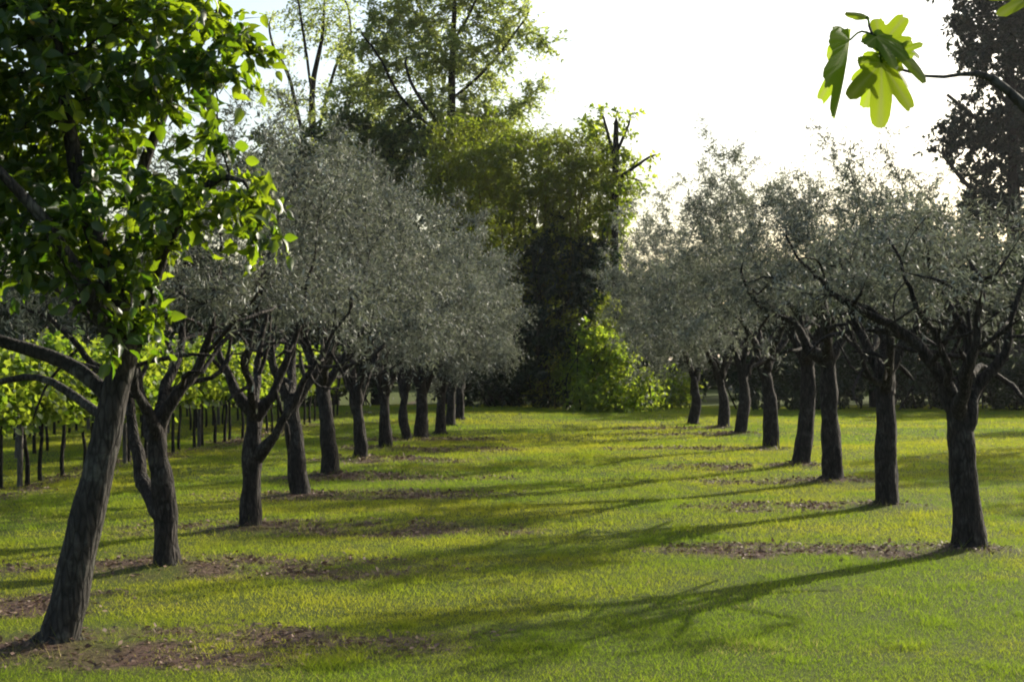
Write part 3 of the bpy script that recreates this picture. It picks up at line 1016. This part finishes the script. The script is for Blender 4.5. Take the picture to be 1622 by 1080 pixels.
def background():
    # tall airy tree, centre left
    big('tall_tree', 715, 50, [([(715, 660), (716, 500), (712, 380), (714, 250), (716, 120), (720, 10), (722, -60)], [.30, .24, .21, .17, .13, .08, .04])],
        [(0, .42, [(670, 330, 1), (610, 200, 1.5), (560, 120, 2)], .055), (0, .5, [(760, 300, .5), (800, 200, 1), (850, 140, 1)], .055), (0, .6, [(640, 160, -1), (600, 90, -1.5), (570, 50, -1.5)], .055),
         (0, .62, [(690, 190, -1), (650, 130, -2), (640, 90, -2)], .07), (0, .7, [(770, 110, 0), (810, 60, 0), (840, 20, 0)], .055), (0, .75, [(690, 60, 1), (660, 0, 1), (640, -50, 1)], .07), (0, .82, [(745, 20, -.5), (770, -40, -1)], .05)],
        [(620, 60, 0, 75, 40, 1.8), (585, 120, 0, 50, 30, 1.4), (690, 90, 0, 90, 45, 2), (790, 110, 0, 60, 32, 1.5), (800, 30, 0, 60, 35, 1.5), (850, 135, 0, 22, 16, .6), (830, 60, 0, 25, 12, .7),
         (700, 180, 0, 110, 45, 2.2), (770, 190, 0, 70, 40, 1.6), (630, 190, 0, 60, 40, 1.6), (700, -20, 0, 130, 60, 2.2), (740, 250, 0, 130, 60, 2.2), (600, 20, 0, 50, 30, 1.2), (640, 250, 0, 110, 60, 2.4), (560, 230, 0, 70, 50, 2), (560, 160, 0, 60, 40, 1.6), (760, 310, 0, 90, 50, 2), (850, 60, 0, 40, 25, 1), (760, 60, 0, 60, 30, 1.4), (820, 160, .3, 45, 25, 1.1), (800, 230, .2, 50, 40, 1.4), (650, 40, .5, 60, 30, 1.4), (540, 90, .3, 30, 24, .9)],
        'tall airy tree with an upright trunk and feathery olive green sprays above the lane', M['robinia'], M['dark_bark'], nattr=1500, D=.32, dk=.32, per=5, length=(.3, .9), pairs=13, leaf=(.12, .2), W=.42, seed=1, clump=1.1, thr=.36, flat=.5, up=.05, droop=.25)
    # thin one left of it
    big('tall_tree', 495, 53, [([(500, 660), (500, 400), (497, 250), (495, 140), (510, 60), (515, -20)], [.24, .2, .15, .11, .07, .03])],
        [(0, .5, [(460, 130, .5), (435, 80, 1), (425, 40, 1)], .07), (0, .62, [(530, 110, 0), (555, 60, 0), (550, 0, 0)], .06), (0, .75, [(480, 50, -1), (470, -10, -1)], .05)],
        [(500, 20, 0, 80, 50, 1.6), (460, 80, 0, 45, 30, 1.2), (540, 60, 0, 40, 40, 1.2), (500, 170, 0, 70, 50, 1.5), (440, 170, 0, 60, 60, 1.4), (530, 240, 0, 80, 60, 1.6), (450, 270, 0, 70, 60, 1.6)],
        'thin bare-limbed tall tree with sparse leaves, sky showing through, left of the airy tree', M['robinia'], M['dark_bark'], nattr=520, D=.34, dk=.36, per=4, length=(.3, .8), pairs=9, leaf=(.10, .17), W=.45, seed=2)
    # dark broad tree behind the left row
    big('dense_tree', 600, 49, [([(600, 660), (602, 500), (600, 380), (605, 280)], [.3, .24, .2, .12])],
        [(0, .5, [(540, 360, 0), (480, 300, 0)], .1), (0, .6, [(660, 360, 0), (700, 310, 0)], .1), (0, .7, [(600, 260, 1.5), (610, 200, 1.5)], .08)],
        [(560, 330, 0, 130, 100, 2.5), (640, 290, 0, 90, 90, 2.3), (600, 230, 0, 60, 50, 1.8), (480, 330, 0, 100, 110, 2.3), (590, 480, 0, 140, 80, 2.5), (420, 280, 0, 80, 90, 2), (560, 190, 0, 60, 40, 1.7), (650, 210, 0, 55, 50, 1.7), (510, 240, .3, 60, 50, 1.7), (690, 260, 0, 45, 50, 1.5)],
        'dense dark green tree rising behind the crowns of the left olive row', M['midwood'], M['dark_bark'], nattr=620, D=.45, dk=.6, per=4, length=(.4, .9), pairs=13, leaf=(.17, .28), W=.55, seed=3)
    # bamboo thicket in the middle
    stems = []
    rng = rs(9)
    for k in range(20):
        sx = 790 + 190 * (k + rng.uniform(.1, .9)) / 20
        do = rng.uniform(-1.2, 1.2)
        lean = rng.normal(0, 25) + (sx - 880) * .15
        top = rng.uniform(230, 330) - 35 * (1 - abs(sx - 860) / 110)
        stems.append(([(sx, 660, do), (sx + lean * .15, 520, do), (sx + lean * .5, 400, do), (sx + lean, top, do)], [.05, .045, .035, .015]))
    big('bamboo_thicket', 870, 46.5, stems, [],
        [(860, 280, -.4, 120, 70, 2.4), (780, 265, -.3, 75, 60, 2.0), (935, 285, -.4, 65, 60, 1.9), (720, 270, -.2, 45, 50, 1.4), (770, 340, 0, 60, 70, 1.8), (870, 400, .3, 110, 90, 2.0), (880, 490, .5, 90, 70, 1.6), (920, 235, 0, 45, 35, 1.2), (720, 225, -.2, 50, 40, 1.4), (775, 205, -.2, 45, 28, 1.2), (950, 215, -.1, 20, 22, .6), (885, 215, 0, 24, 18, .6), (990, 300, -.2, 28, 34, .8), (690, 300, -.2, 40, 50, 1.3), (820, 225, -.2, 45, 30, 1.3), (900, 250, -.2, 45, 34, 1.2), (850, 330, -.3, 100, 40, 1.4),
         (840, 235, 0, 70, 35, 1.5), (800, 430, .4, 60, 80, 1.6), (950, 400, .3, 45, 80, 1.4)],
        'dense bamboo-like thicket, sunlit yellow green on top and nearly black below', M['bamboo'], M['cane'], 'bamboo', nattr=1700, D=.34, dk=.34, di=5, per=5, length=(.4, 1.1), pairs=15, leaf=(.13, .22), W=.26,
        seed=4, up=.25, droop=.5, tip=.006, maxr=.012, clump=1.1, thr=.36)
    # dark tree behind the thicket
    big('dense_tree', 790, 50.5, [([(790, 660), (792, 500), (788, 400), (790, 300)], [.28, .22, .17, .1])],
        [(0, .5, [(740, 380, 0), (710, 320, 0)], .1), (0, .6, [(840, 380, 0), (890, 330, 0)], .1)],
        [(790, 330, 0, 110, 80, 2.2), (830, 440, 0, 130, 110, 2.2), (720, 400, 0, 90, 100, 2), (900, 400, 0, 90, 110, 2), (780, 560, 0, 150, 70, 2), (920, 540, 0, 90, 80, 1.8)],
        'very dark leafy tree behind the left flank of the bamboo-like thicket', M['midwood'], M['dark_bark'], nattr=460, D=.45, dk=.6, per=4, length=(.4, .9), pairs=14, leaf=(.18, .28), W=.55, seed=5)
    big('dense_tree', 850, 45.4, [([(862, 660), (858, 560), (850, 450), (846, 380)], [.22, .18, .13, .07])],  # black foliage added to stand in for the shade under the thicket
        [(0, .4, [(810, 520, 0), (780, 440, 0)], .09), (0, .5, [(900, 480, .3), (935, 410, .3)], .09)],
        [(850, 420, 0, 70, 55, 1.3), (810, 380, 0, 30, 30, .8), (900, 390, 0, 28, 34, .8), (800, 470, 0, 70, 90, 1.4), (900, 440, 0, 75, 90, 1.4), (850, 520, 0, 90, 60, 1.5), (770, 400, .2, 30, 40, .8), (870, 360, 0, 26, 34, .7), (955, 400, .3, 34, 50, 1.0), (790, 570, -.2, 60, 50, 1.2)],
        'nearly black leaf mass added for the shade under the bamboo-like thicket', M['blackwood'], M['dark_bark'], nattr=420, D=.35, dk=.45, per=5, length=(.4, .9), pairs=13, leaf=(.15, .24), W=.5, seed=41)
    # lopped tree
    big('lopped_tree', 975, 45.5, [([(972, 660), (975, 500), (974, 350), (975, 240), (976, 195)], [.14, .12, .11, .10, .075])],
        [(0, .86, [(962, 210, 0), (955, 180, 0)], .05), (0, .9, [(988, 215, 0), (1000, 190, 0)], .05), (0, .8, [(1000, 268, 0), (1035, 245, 0)], .055), (0, .78, [(985, 280, .3), (1010, 285, .4)], .04)],
        [(975, 180, 0, 22, 16, .5), (1002, 182, 0, 20, 12, .4), (1040, 248, 0, 16, 14, .4), (990, 215, 0, 22, 12, .4), (955, 165, 0, 12, 8, .3), (1000, 290, .3, 40, 20, .6), (930, 200, 0, 30, 22, .6), (975, 340, .3, 40, 40, .8), (985, 250, .2, 26, 22, .5), (960, 230, .2, 18, 18, .4), (965, 300, -.2, 30, 30, .6)],
        'lopped tree with pale green leaf tufts sprouting from bare stubs against the sky', M['bush'], M['dark_bark'], nattr=280, D=.25, dk=.3, di=3, per=3, length=(.2, .5), pairs=7, leaf=(.12, .2), W=.6, seed=6, tip=.008)
    # bright bush at the end of the lane
    rng = rs(19)
    stems = []
    for k in range(9):
        sx = 905 + 16 * k
        stems.append(([(sx, 660, rng.uniform(-.5, .5)), (sx + rng.normal(0, 10), 600), (sx + rng.normal(0, 25), 550)], [.03, .022, .012]))
    big('leafy_bush', 960, 43.6, stems, [],
        [(950, 590, 0, 75, 62, 1.2), (915, 610, -.2, 45, 45, .9), (1000, 610, 0, 50, 48, 1.0), (945, 540, .2, 45, 35, .8), (960, 640, -.4, 85, 25, 1.0), (905, 565, .1, 25, 40, .6), (1040, 630, .1, 40, 30, .8), (880, 630, 0, 25, 35, .6), (985, 560, .2, 30, 30, .7)],
        'bright green sunlit bush at the end of the lane, below the bamboo-like thicket', M['bush'], M['dark_bark'], 'bush', nattr=640, D=.22, dk=.28, di=3, per=4, length=(.25, .8), pairs=9, leaf=(.11, .19), W=.55, seed=7, maxr=.02, tip=.006)
    stems = [([(878 + 15 * k, 660, 0), (880 + 16 * k, 590), (876 + 18 * k, 520), (872 + 20 * k, 470)], [.025, .02, .014, .008]) for k in range(5)]
    big('leafy_bush', 910, 44.7, stems, [], [(930, 545, 0, 50, 45, 1.0), (895, 590, 0, 45, 45, 1.0), (955, 500, .2, 36, 36, .8), (875, 635, -.1, 45, 28, .8), (985, 540, .2, 32, 34, .7), (900, 520, .2, 30, 36, .7), (850, 645, 0, 34, 18, .6)],
        'tall loose yellow green shrub arching up beside the dark hollow at the lane end', M['bamboo'], M['cane'], 'bush', nattr=520, D=.22, dk=.28, di=3, per=3, length=(.3, .9), pairs=10, leaf=(.12, .2), W=.3, seed=88, maxr=.02, tip=.006, droop=.5, clump=.7, thr=.45)
    stems = [([(1050 + 14 * k, 660, 0), (1052 + 14 * k, 620), (1050 + 15 * k, 590)], [.025, .02, .01]) for k in range(4)]
    big('leafy_bush', 1072, 47, stems, [], [(1068, 622, 0, 30, 30, 1.0), (1085, 610, .4, 26, 28, .9), (1045, 640, 0, 32, 22, .8)],
        'pale green low bush in sun at the far right end of the lane', M['bush'], M['dark_bark'], 'bush', nattr=200, D=.22, dk=.3, di=3, per=4, length=(.25, .6), pairs=8, leaf=(.11, .19), W=.55, seed=8, maxr=.02, tip=.006)
    # big dark evergreen, upper right
    big('dense_tree', 1600, 78, [([(1605, 655), (1603, 500), (1606, 300), (1600, 120), (1600, -20), (1600, -90)], [.5, .42, .34, .25, .15, .08])],
        [(0, .45, [(1540, 300, 0), (1490, 240, 0)], .14), (0, .55, [(1560, 200, 0), (1500, 150, 0)], .13), (0, .65, [(1550, 100, 0), (1505, 30, 0)], .12), (0, .5, [(1670, 260, 0), (1740, 200, 0)], .14), (0, .68, [(1660, 90, 0), (1720, 20, 0)], .12)],
        [(1590, 60, 0, 90, 110, 3.0), (1530, 10, 0, 45, 40, 1.8), (1540, 215, 0, 70, 45, 2.2), (1620, 230, 0, 120, 90, 3.0), (1680, 80, 0, 100, 130, 3.0), (1600, -60, 0, 110, 80, 3.0), (1600, 350, 0, 120, 90, 3), (1480, 215, 0, 25, 25, .8), (1560, 130, 0, 50, 40, 1.5)],
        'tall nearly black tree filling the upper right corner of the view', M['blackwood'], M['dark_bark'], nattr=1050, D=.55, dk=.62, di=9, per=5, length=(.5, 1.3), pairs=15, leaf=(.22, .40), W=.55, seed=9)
    # dark wood behind the right row and behind the left row
    protos = []
    for s in range(3):
        rr = rs(60 + s)
        bl = [(811, 470, 0, 85, 95, 2.0)] + [(811 + rr.uniform(-80, 80), rr.uniform(360, 610), rr.uniform(-1, 1), rr.uniform(35, 65), rr.uniform(35, 60), 1.3) for _ in range(8)]
        o = big('dense_tree', 811, 48, [([(811, 655), (815, 540), (808, 430), (811, 360)], [.22, .18, .13, .06])],
                [(0, .45, [(770, 500, 0), (740, 430, 0)], .08), (0, .55, [(850, 480, .5), (880, 410, .8)], .08), (0, .4, [(800, 520, -1), (790, 450, -1.6)], .07)],
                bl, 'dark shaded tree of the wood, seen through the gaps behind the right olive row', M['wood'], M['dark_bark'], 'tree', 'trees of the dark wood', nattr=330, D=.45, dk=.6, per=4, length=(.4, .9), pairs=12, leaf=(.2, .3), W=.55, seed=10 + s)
        protos.append(o)
    rr = rs(71)
    spots = [(x, rr.uniform(47.5, 50.5), 'r') for x in np.arange(12.2, 26, 2.3)] + [(x, rr.uniform(54, 58), 'r') for x in np.arange(7, 30, 3.6)] + [(x, rr.uniform(50, 56), 'l') for x in np.arange(-25, -4, 3.1)]
    for i, (x, y, s) in enumerate(spots):
        o = protos[i] if i < 3 else copy_tree(protos[i % 3])
        o.location = (x, y, float(H(x, y)))
        o.rotation_euler = (0, 0, rr.uniform(0, 6.28))
        k = rr.uniform(.85, 1.1) * (1.0 if s == 'r' else 1.15)
        o.scale = (k, k, k)
        if s == 'l':
            o['label'] = 'dark shaded tree of the wood beyond the vineyard, behind the left olive row'
    # undergrowth at the edge of the wood
    sp = []
    for s in range(3):
        rr2 = rs(90 + s)
        stems = [([(811 + 14 * (k - 3), 655, rr2.uniform(-.4, .4)), (811 + 20 * (k - 3), 615), (811 + 24 * (k - 3), 580)], [.03, .02, .01]) for k in range(7)]
        bl = [(811, 600, 0, 75, 55, 1.2)] + [(811 + rr2.uniform(-60, 60), rr2.uniform(560, 645), rr2.uniform(-.7, .7), 30, 28, .7) for _ in range(6)]
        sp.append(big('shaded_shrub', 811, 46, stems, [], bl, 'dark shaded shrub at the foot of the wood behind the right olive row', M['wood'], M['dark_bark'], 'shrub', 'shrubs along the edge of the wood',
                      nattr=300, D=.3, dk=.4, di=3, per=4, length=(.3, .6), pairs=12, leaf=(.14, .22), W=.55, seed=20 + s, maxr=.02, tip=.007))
    rr = rs(81)
    spots = [(x, rr.uniform(45.6, 46.6), 'r') for x in np.arange(8.2, 22, 1.9)] + [(x, rr.uniform(44.8, 45.8), 'm') for x in np.arange(-1.6, 1.4, 1.3)] + [(x, rr.uniform(47.5, 49), 'l') for x in np.arange(-17, -3, 2.0)]
    for i, (x, y, s) in enumerate(spots):
        o = sp[i] if i < 3 else copy_tree(sp[i % 3])
        o.location = (x, y, float(H(x, y)) - .03)
        o.rotation_euler = (0, 0, rr.uniform(0, 6.28))
        k = rr.uniform(.85, 1.15)
        o.scale = (k, k, k * rr.uniform(.9, 1.15))
        if s == 'l':
            o['label'] = 'dark shaded shrub at the foot of the wood beyond the left olive row'
        if s == 'm':
            o['label'] = 'dark shaded shrub under the bamboo-like thicket, where the lane ends'
    # the far-off wood
    rng = rs(99)
    n = 42000
    x = rng.uniform(-60, 60, n)
    y = 78 + 12 * np.abs(rng.normal(0, 1, n)) * .6
    top = 4.5 + 4 * fbm2(x / 7, y / 15, 3, 71)
    z = top * rng.uniform(0, 1, n) ** .8
    Dn = rng.normal(size=(n, 3))
    L = rng.uniform(.5, .95, n)
    V, Lp, S, li = leaves(np.stack([x, y, z], 1), Dn, rng.normal(size=(n, 3)), L, L * .6, T_DIAMOND)
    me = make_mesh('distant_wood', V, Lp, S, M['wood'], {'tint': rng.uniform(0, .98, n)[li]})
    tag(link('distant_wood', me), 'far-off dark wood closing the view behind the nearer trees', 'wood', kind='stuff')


# ------------------------------------------------------------------ vineyard on the left
def vineyard():
    protos = []
    for s in range(5):
        rng = rs(700 + s)
        sk = Skel()
        ids = sk.line([np.array(p) for p in ([0, 0, -.05], [rng.normal(0, .02), rng.normal(0, .02), .3], [rng.normal(0, .03), rng.normal(0, .03), .62], [0, 0, .86])], [.032, .026, .022, .024], step=.08, grow=False, wob=.006, rng=rng)
        for sg in (-1, 1):
            sk.line([np.array([0, .15 * sg, .93]), np.array([0, .42 * sg, .95])], [.016, .010], parent=ids[-1], step=.08, limb=0)
        A = blob_points([(np.array([0, 0, 1.30]), (.26, .46, .52)), (np.array([.08, .2, 1.62]), (.2, .25, .28)), (np.array([-.05, -.2, 1.1]), (.3, .3, .3)), (np.array([.1, .1, .92]), (.25, .35, .2))], 180, rng, .3, s)
        n0 = colonize(sk, A, .1, 1.5, .13, rng, 40, .3, .05)
        finish_radii(sk, .003, 2.4)
        data = [('trunk', make_mesh('trunk', *tubes(sk, lambda l: True, .15, 1, s), M['vine_bark'], smooth=True)),
                ('foliage', shoots(sk, rng, .008, 3, (.08, .25), 4, (.06, .105), .95, M['vine'], T_PENTA, up=.05, droop=.3, along=.4, first=n0))]
        protos.append(put('grapevine', data, (0, 0, 0), 'x', 'grapevine', 'grapevines of the vineyard'))
    rng = rs(720)
    labs = ['leafy sunlit grapevine on a thin dark trunk, in the vineyard row nearest the olives',
            'leafy sunlit grapevine in the second vineyard row, behind the nearest vines',
            'leafy sunlit grapevine in the third vineyard row, far left',
            'leafy sunlit grapevine in the fourth and farthest vineyard row']
    used = 0
    for row in range(4):
        for y in np.arange(13.2 + row * 1.5, 39.5, .66):
            x = -6.35 + (y - 17.7) * .075 - row * 2.1 + rng.normal(0, .03)
            if x < -.36 * y - 1.0:
                continue
            if row and rng.uniform() < .1:
                continue
            o = protos[used] if used < 5 else copy_tree(protos[rng.randint(5)])
            used += 1
            o.location = (x, y + rng.normal(0, .05), float(H(x, y)))
            o.rotation_euler = (0, 0, rng.choice([0, math.pi]) + rng.normal(0, .12) - .07)
            k = rng.uniform(.92, 1.1)
            o.scale = (k, k, k)
            o['label'] = labs[row]
    # stakes
    sk = Skel()
    sk.line([np.array([0, 0, -.1]), np.array([.005, 0, 1.0]), np.array([0, .01, 1.95])], [.038, .036, .034], step=.15, grow=False)
    finish_radii(sk)
    me = make_mesh('vineyard_stake', *tubes(sk, lambda l: True, .06, 0, 0, ksides=8), M['post'])
    labs = ['weathered wooden stake in the vineyard row nearest the olives', 'weathered wooden stake in the second vineyard row', 'weathered wooden stake in the third vineyard row']
    for row in range(3):
        for y in np.arange(14.4 + row, 39, 3.9):
            x = -6.35 + (y - 17.7) * .075 - row * 2.1
            if x < -.36 * y - .6:
                continue
            o = link('vineyard_stake', me, None, (x + .02, y, float(H(x, y))))
            o.rotation_euler = (rng.normal(0, .02), rng.normal(0, .02), rng.uniform(0, 6))
            tag(o, labs[row], 'stake', 'stakes of the vineyard')


# ------------------------------------------------------------------ fig branch reaching in at the upper right
def fig_leaf_mesh(name, lobes, L, bend, fold, rng):
    """a lobed leaf in its own plane: stalk at the origin, middle lobe along +x; lobes: (angle, length, width)"""
    n = 120
    th = np.linspace(-math.pi * .93, math.pi * .93, n)
    r = np.full(n, .17)
    vein = np.zeros(n)
    for a, l, w in lobes:
        vein = np.maximum(vein, np.exp(-((th - a) / .055) ** 2))
    for a, l, w in lobes:
        dl = th - a
        # a lobe: straight sided finger of length l and half width w
        c = np.cos(dl)
        s = np.abs(np.sin(dl))
        q = np.where(c > .05, np.minimum(l * (1 - .12 * (s / .3) ** 2), w / np.maximum(s, 1e-3)), 0)
        q = np.where(c > .05, np.minimum(q, l / np.maximum(c, .3)), 0)
        r = np.maximum(r, q)
    k = np.array([.25, .5, .25])
    for _ in range(2):
        r[1:-1] = .25 * r[:-2] + .5 * r[1:-1] + .25 * r[2:]
    r = r * (1 + .02 * rng.normal(size=n))
    rings = [0.0, .25, .5, .75, 1.0]
    V = [[0, 0, 0]]
    for f in rings[1:]:
        x = np.cos(th) * r * f
        y = np.sin(th) * r * f
        z = -bend * x * np.abs(x) - fold * np.abs(y) - .08 * y * y + .018 * np.sin(7 * th) * f
        V += list(np.stack([x, y, z], 1))
    V = np.array(V) * L
    F, S = [], []
    for i in range(n - 1):
        F += [0, 1 + i, 2 + i]
        S.append(3)
    for j in range(3):
        for i in range(n - 1):
            a = 1 + j * n + i
            F += [a, a + n, a + n + 1, a + 1]
            S.append(4)
    tint = float(np.clip(.5 + rng.uniform(-.3, .3), 0, .97))
    va = np.concatenate([[1.0]] + [vein * (1.0 - .25 * f) for f in rings[1:]])
    return make_mesh(name, V, F, S, M['fig'], {'tint': np.full(len(V), tint), 'vein': va}, smooth=True)


def orient(o, origin, d, nrm):
    d = unit(np.asarray(d, float))
    s = unit(np.cross(nrm, d))
    u = np.cross(d, s)
    from mathutils import Matrix
    m = Matrix(((d[0], s[0], u[0], origin[0]), (d[1], s[1], u[1], origin[1]), (d[2], s[2], u[2], origin[2]), (0, 0, 0, 1)))
    o.matrix_local = m
    return m


def fig_tree():
    rng = rs(808)
    D0 = 2.4
    base = np.array([2.75, 3.1, float(H(2.75, 3.1))])
    w = lambda px, py, do=0: pt(px, py, D0 + do) - base
    sk = Skel()
    ids = sk.line([np.array(p) for p in ([0, 0, -.1], [.03, -.03, .4], [-.05, -.1, .9], [-.08, -.18, 1.35])], [.085, .07, .062, .055], step=.07, grow=False, wob=.004, rng=rng)
    f = ids[-1]
    b = sk.line([np.array([-.35, -.4, 1.72]), np.array([-.9, -.55, 1.98]), w(1780, 250, 0), w(1622, 166, 0), w(1576, 124, 0), w(1550, 112), w(1520, 119, 0), w(1470, 124, 0), w(1425, 112, -.01), w(1398, 96, -.01), w(1384, 62, 0), w(1376, 40, 0)],
                [.04, .032, .014, .0085, .0068, .0055, .0036, .0026, .0025, .0024, .0022, .002], parent=f, step=.035, limb=0, grow=False)
    sk.line([np.array([.2, .1, 1.9]), np.array([.3, .3, 2.5]), np.array([.2, .2, 3.0])], [.04, .03, .015], parent=f, step=.1, limb=1)
    sk.line([np.array([.1, -.3, 1.9]), np.array([.15, -.5, 2.5])], [.035, .015], parent=f, step=.1, limb=2)
    A = blob_points([(np.array([.25, .2, 2.4]), (.7, .8, .6))], 60, rng, .3, 3)
    n0 = colonize(sk, A, .14, 2, .3, rng, 30, .25, .02)
    finish_radii(sk, .005, 2.4)
    o = link('fig_tree', None, None, tuple(base))
    tag(o, 'fig branch with lobed translucent green leaves reaching in from the right edge', 'fig tree')
    link('trunk', make_mesh('trunk', *tubes(sk, lambda l: l < 0, .06, 1, 3), M['fig_bark'], smooth=True), o)
    for k in range(3):
        link('branch', make_mesh('branch', *tubes(sk, lambda l: l == k, .03, 1, 3), M['fig_bark'], smooth=True), o)
    LOB5 = [(0, 1.0, .15), (.7, .8, .13), (-.7, .78, .13), (1.6, .45, .12), (-1.6, .45, .12)]
    pxm = D0 / FPX

    def leaf(stalk, tip, nrm, lobes, bend, fold, start):
        a, t = w(*stalk), w(*tip)
        L = np.linalg.norm(t - a)
        me = fig_leaf_mesh('leaf', lobes, L, bend, fold, rng)
        lf = link('leaf', me, o)
        mm = orient(lf, a, t - a, np.asarray(nrm, float))
        s2 = Skel()
        q = w(*start)
        s2.line([q - a, (q - a) * .5 + np.array([0, 0, .012]), np.zeros(3)], [.0022, .002, .0018], step=.01, grow=False)
        finish_radii(s2)
        st = link('leaf_stalk', make_mesh('leaf_stalk', *tubes(s2, lambda l: True, 0, 1, 0, ksides=5), M['fig'], {}, smooth=True), lf)
        st.matrix_local = mm.inverted() @ __import__('mathutils').Matrix.Translation(Vector(a))
    # the big hanging leaf, the upper arching leaf, the folded left leaf, the young leaf at the tip
    leaf((1396, 100, -.02), (1398, 197, -.06), (.1, -1, .25), [(0, 1.0, .15), (.62, .80, .12), (-.66, .78, .12), (1.5, .34, .12), (-1.5, .36, .12)], .12, .02, (1390, 80, 0))
    leaf((1388, 58, -.01), (1478, 104, -.05), (.35, -.75, .75), [(0, 1.0, .14), (.62, .78, .12), (-.62, .74, .12), (1.5, .42, .12), (-1.5, .42, .12)], .3, .06, (1384, 62, 0))
    leaf((1392, 86, .02), (1450, 128, .04), (-.2, -.6, .8), [(0, 1.0, .15), (.7, .8, .13), (-.7, .8, .13), (1.55, .45, .13), (-1.55, .45, .13)], .2, .08, (1386, 70, 0))
    leaf((1346, 64, 0), (1334, 188, .0), (1, -.2, .0), [(0, 1.0, .19), (.6, .85, .15), (-.6, .8, .15), (1.35, .5, .15), (-1.4, .5, .15)], .08, .5, (1382, 56, 0))
    leaf((1372, 28, 0), (1340, 16, .02), (.1, -.7, .7), [(0, 1.0, .32), (.7, .5, .2), (-.7, .5, .2)], .1, .2, (1377, 42, 0))
    leaf((1394, 74, .01), (1432, 30, .03), (.15, -.8, .5), [(0, 1.0, .2), (.7, .8, .17), (-.7, .8, .17), (1.5, .5, .16), (-1.5, .5, .16)], -.1, .06, (1386, 66, 0))
    leaf((1398, 92, .03), (1368, 168, .03), (-.3, -.9, .2), [(0, 1.0, .15), (.6, .7, .12), (-.6, .7, .12), (1.4, .4, .12), (-1.4, .4, .12)], .15, .1, (1388, 78, 0))
    leaf((1420, 88, .0), (1456, 62, -.02), (.3, -.7, .7), [(0, 1.0, .18), (.7, .75, .15), (-.7, .75, .15), (1.5, .45, .15), (-1.5, .45, .15)], .3, .06, (1396, 92, 0))
    leaf((1640, -8, -.1), (1585, 12, -.15), (.1, -.5, .8), LOB5, .15, .1, (1700, -40, 0))
    # crown outside the frame
    P = np.array(sk.P)
    tips = np.where((sk.nch == 0) & (np.arange(len(P)) >= n0))[0]
    for i in tips[:48]:
        for _ in range(2):
            me = fig_leaf_mesh('leaf', LOB5, rng.uniform(.14, .2), .15, .15, rng) if rng.uniform() < .3 or not bpy.data.meshes.get('leaf') else bpy.data.meshes['leaf']
            q = P[i] + rng.normal(0, .04, 3)
            d = rng.normal(size=3) + [0, 0, -.5]
            if q[0] + base[0] < .40 * (q[1] + base[1]) + .35:
                continue
            orient(link('leaf', me, o), q, d, rng.normal(size=3) * .4 + [0, 0, 1])


# ------------------------------------------------------------------ light, sky and camera
def haze():
    me = bpy.data.meshes.new('haze')
    x0, x1, y0, y1, z0, z1 = -1600, 1700, -320, 2700, -1.5, 24
    v = [(x, y, z) for x in (x0, x1) for y in (y0, y1) for z in (z0, z1)]
    me.from_pydata(v, [], [(0, 1, 3, 2), (4, 6, 7, 5), (0, 4, 5, 1), (2, 3, 7, 6), (0, 2, 6, 4), (1, 5, 7, 3)])
    m, nt = new_mat('thin_air')
    p = N(nt, 'ShaderNodeVolumePrincipled')
    p.inputs['Color'].default_value = (.95, .97, 1, 1)
    p.inputs['Density'].default_value = .00012
    p.inputs['Anisotropy'].default_value = .35
    o = N(nt, 'ShaderNodeOutputMaterial')
    nt.links.new(p.outputs[0], o.inputs['Volume'])
    me.materials.append(m)
    tag(link('haze', me), 'thin pale haze in the air over the grove', 'haze', kind='stuff')


def light():
    w = bpy.data.worlds.new('World')
    SC.world = w
    w.use_nodes = True
    nt = w.node_tree
    bg = nt.nodes['Background']
    s = nt.nodes.new('ShaderNodeTexSky')
    s.sky_type = 'NISHITA'
    s.sun_disc = False
    s.sun_elevation = EL
    s.sun_rotation = AZ
    s.air_density = 1.2
    s.dust_density = 3.0
    s.ozone_density = 1.0
    nt.links.new(s.outputs[0], bg.inputs['Color'])
    bg.inputs['Strength'].default_value = .12
    sun = bpy.data.lights.new('sun', 'SUN')
    sun.energy = 5.0
    sun.angle = math.radians(.55)
    sun.color = (1.0, .93, .78)
    o = link('sun', sun)
    o.rotation_euler = Vector(SUN).to_track_quat('Z', 'Y').to_euler()
    cam = bpy.data.cameras.new('camera')
    cam.sensor_width = 36
    cam.lens = 36 * FPX / 1622
    cam.shift_y = (HY - 540) / 1622
    cam.clip_start = .05
    cam.clip_end = 6000
    c = link('camera', cam)
    c.location = (0, 0, CAMH)
    c.rotation_euler = (math.pi / 2, 0, 0)
    SC.camera = c
    vs = SC.view_settings
    vs.view_transform = 'Standard'
    vs.look = 'None'
    vs.exposure = 1.0
    vs.gamma = 1
    SC.cycles.max_bounces = 8
    SC.cycles.transmission_bounces = 4
    SC.cycles.diffuse_bounces = 3
    SC.cycles.filter_width = 2.0


import time
T0 = time.time()
for fn in (build_ground, build_grass, front_tree, olives, third_row, background, vineyard, fig_tree, haze, light):
    fn()
    print(fn.__name__, round(time.time() - T0, 1))
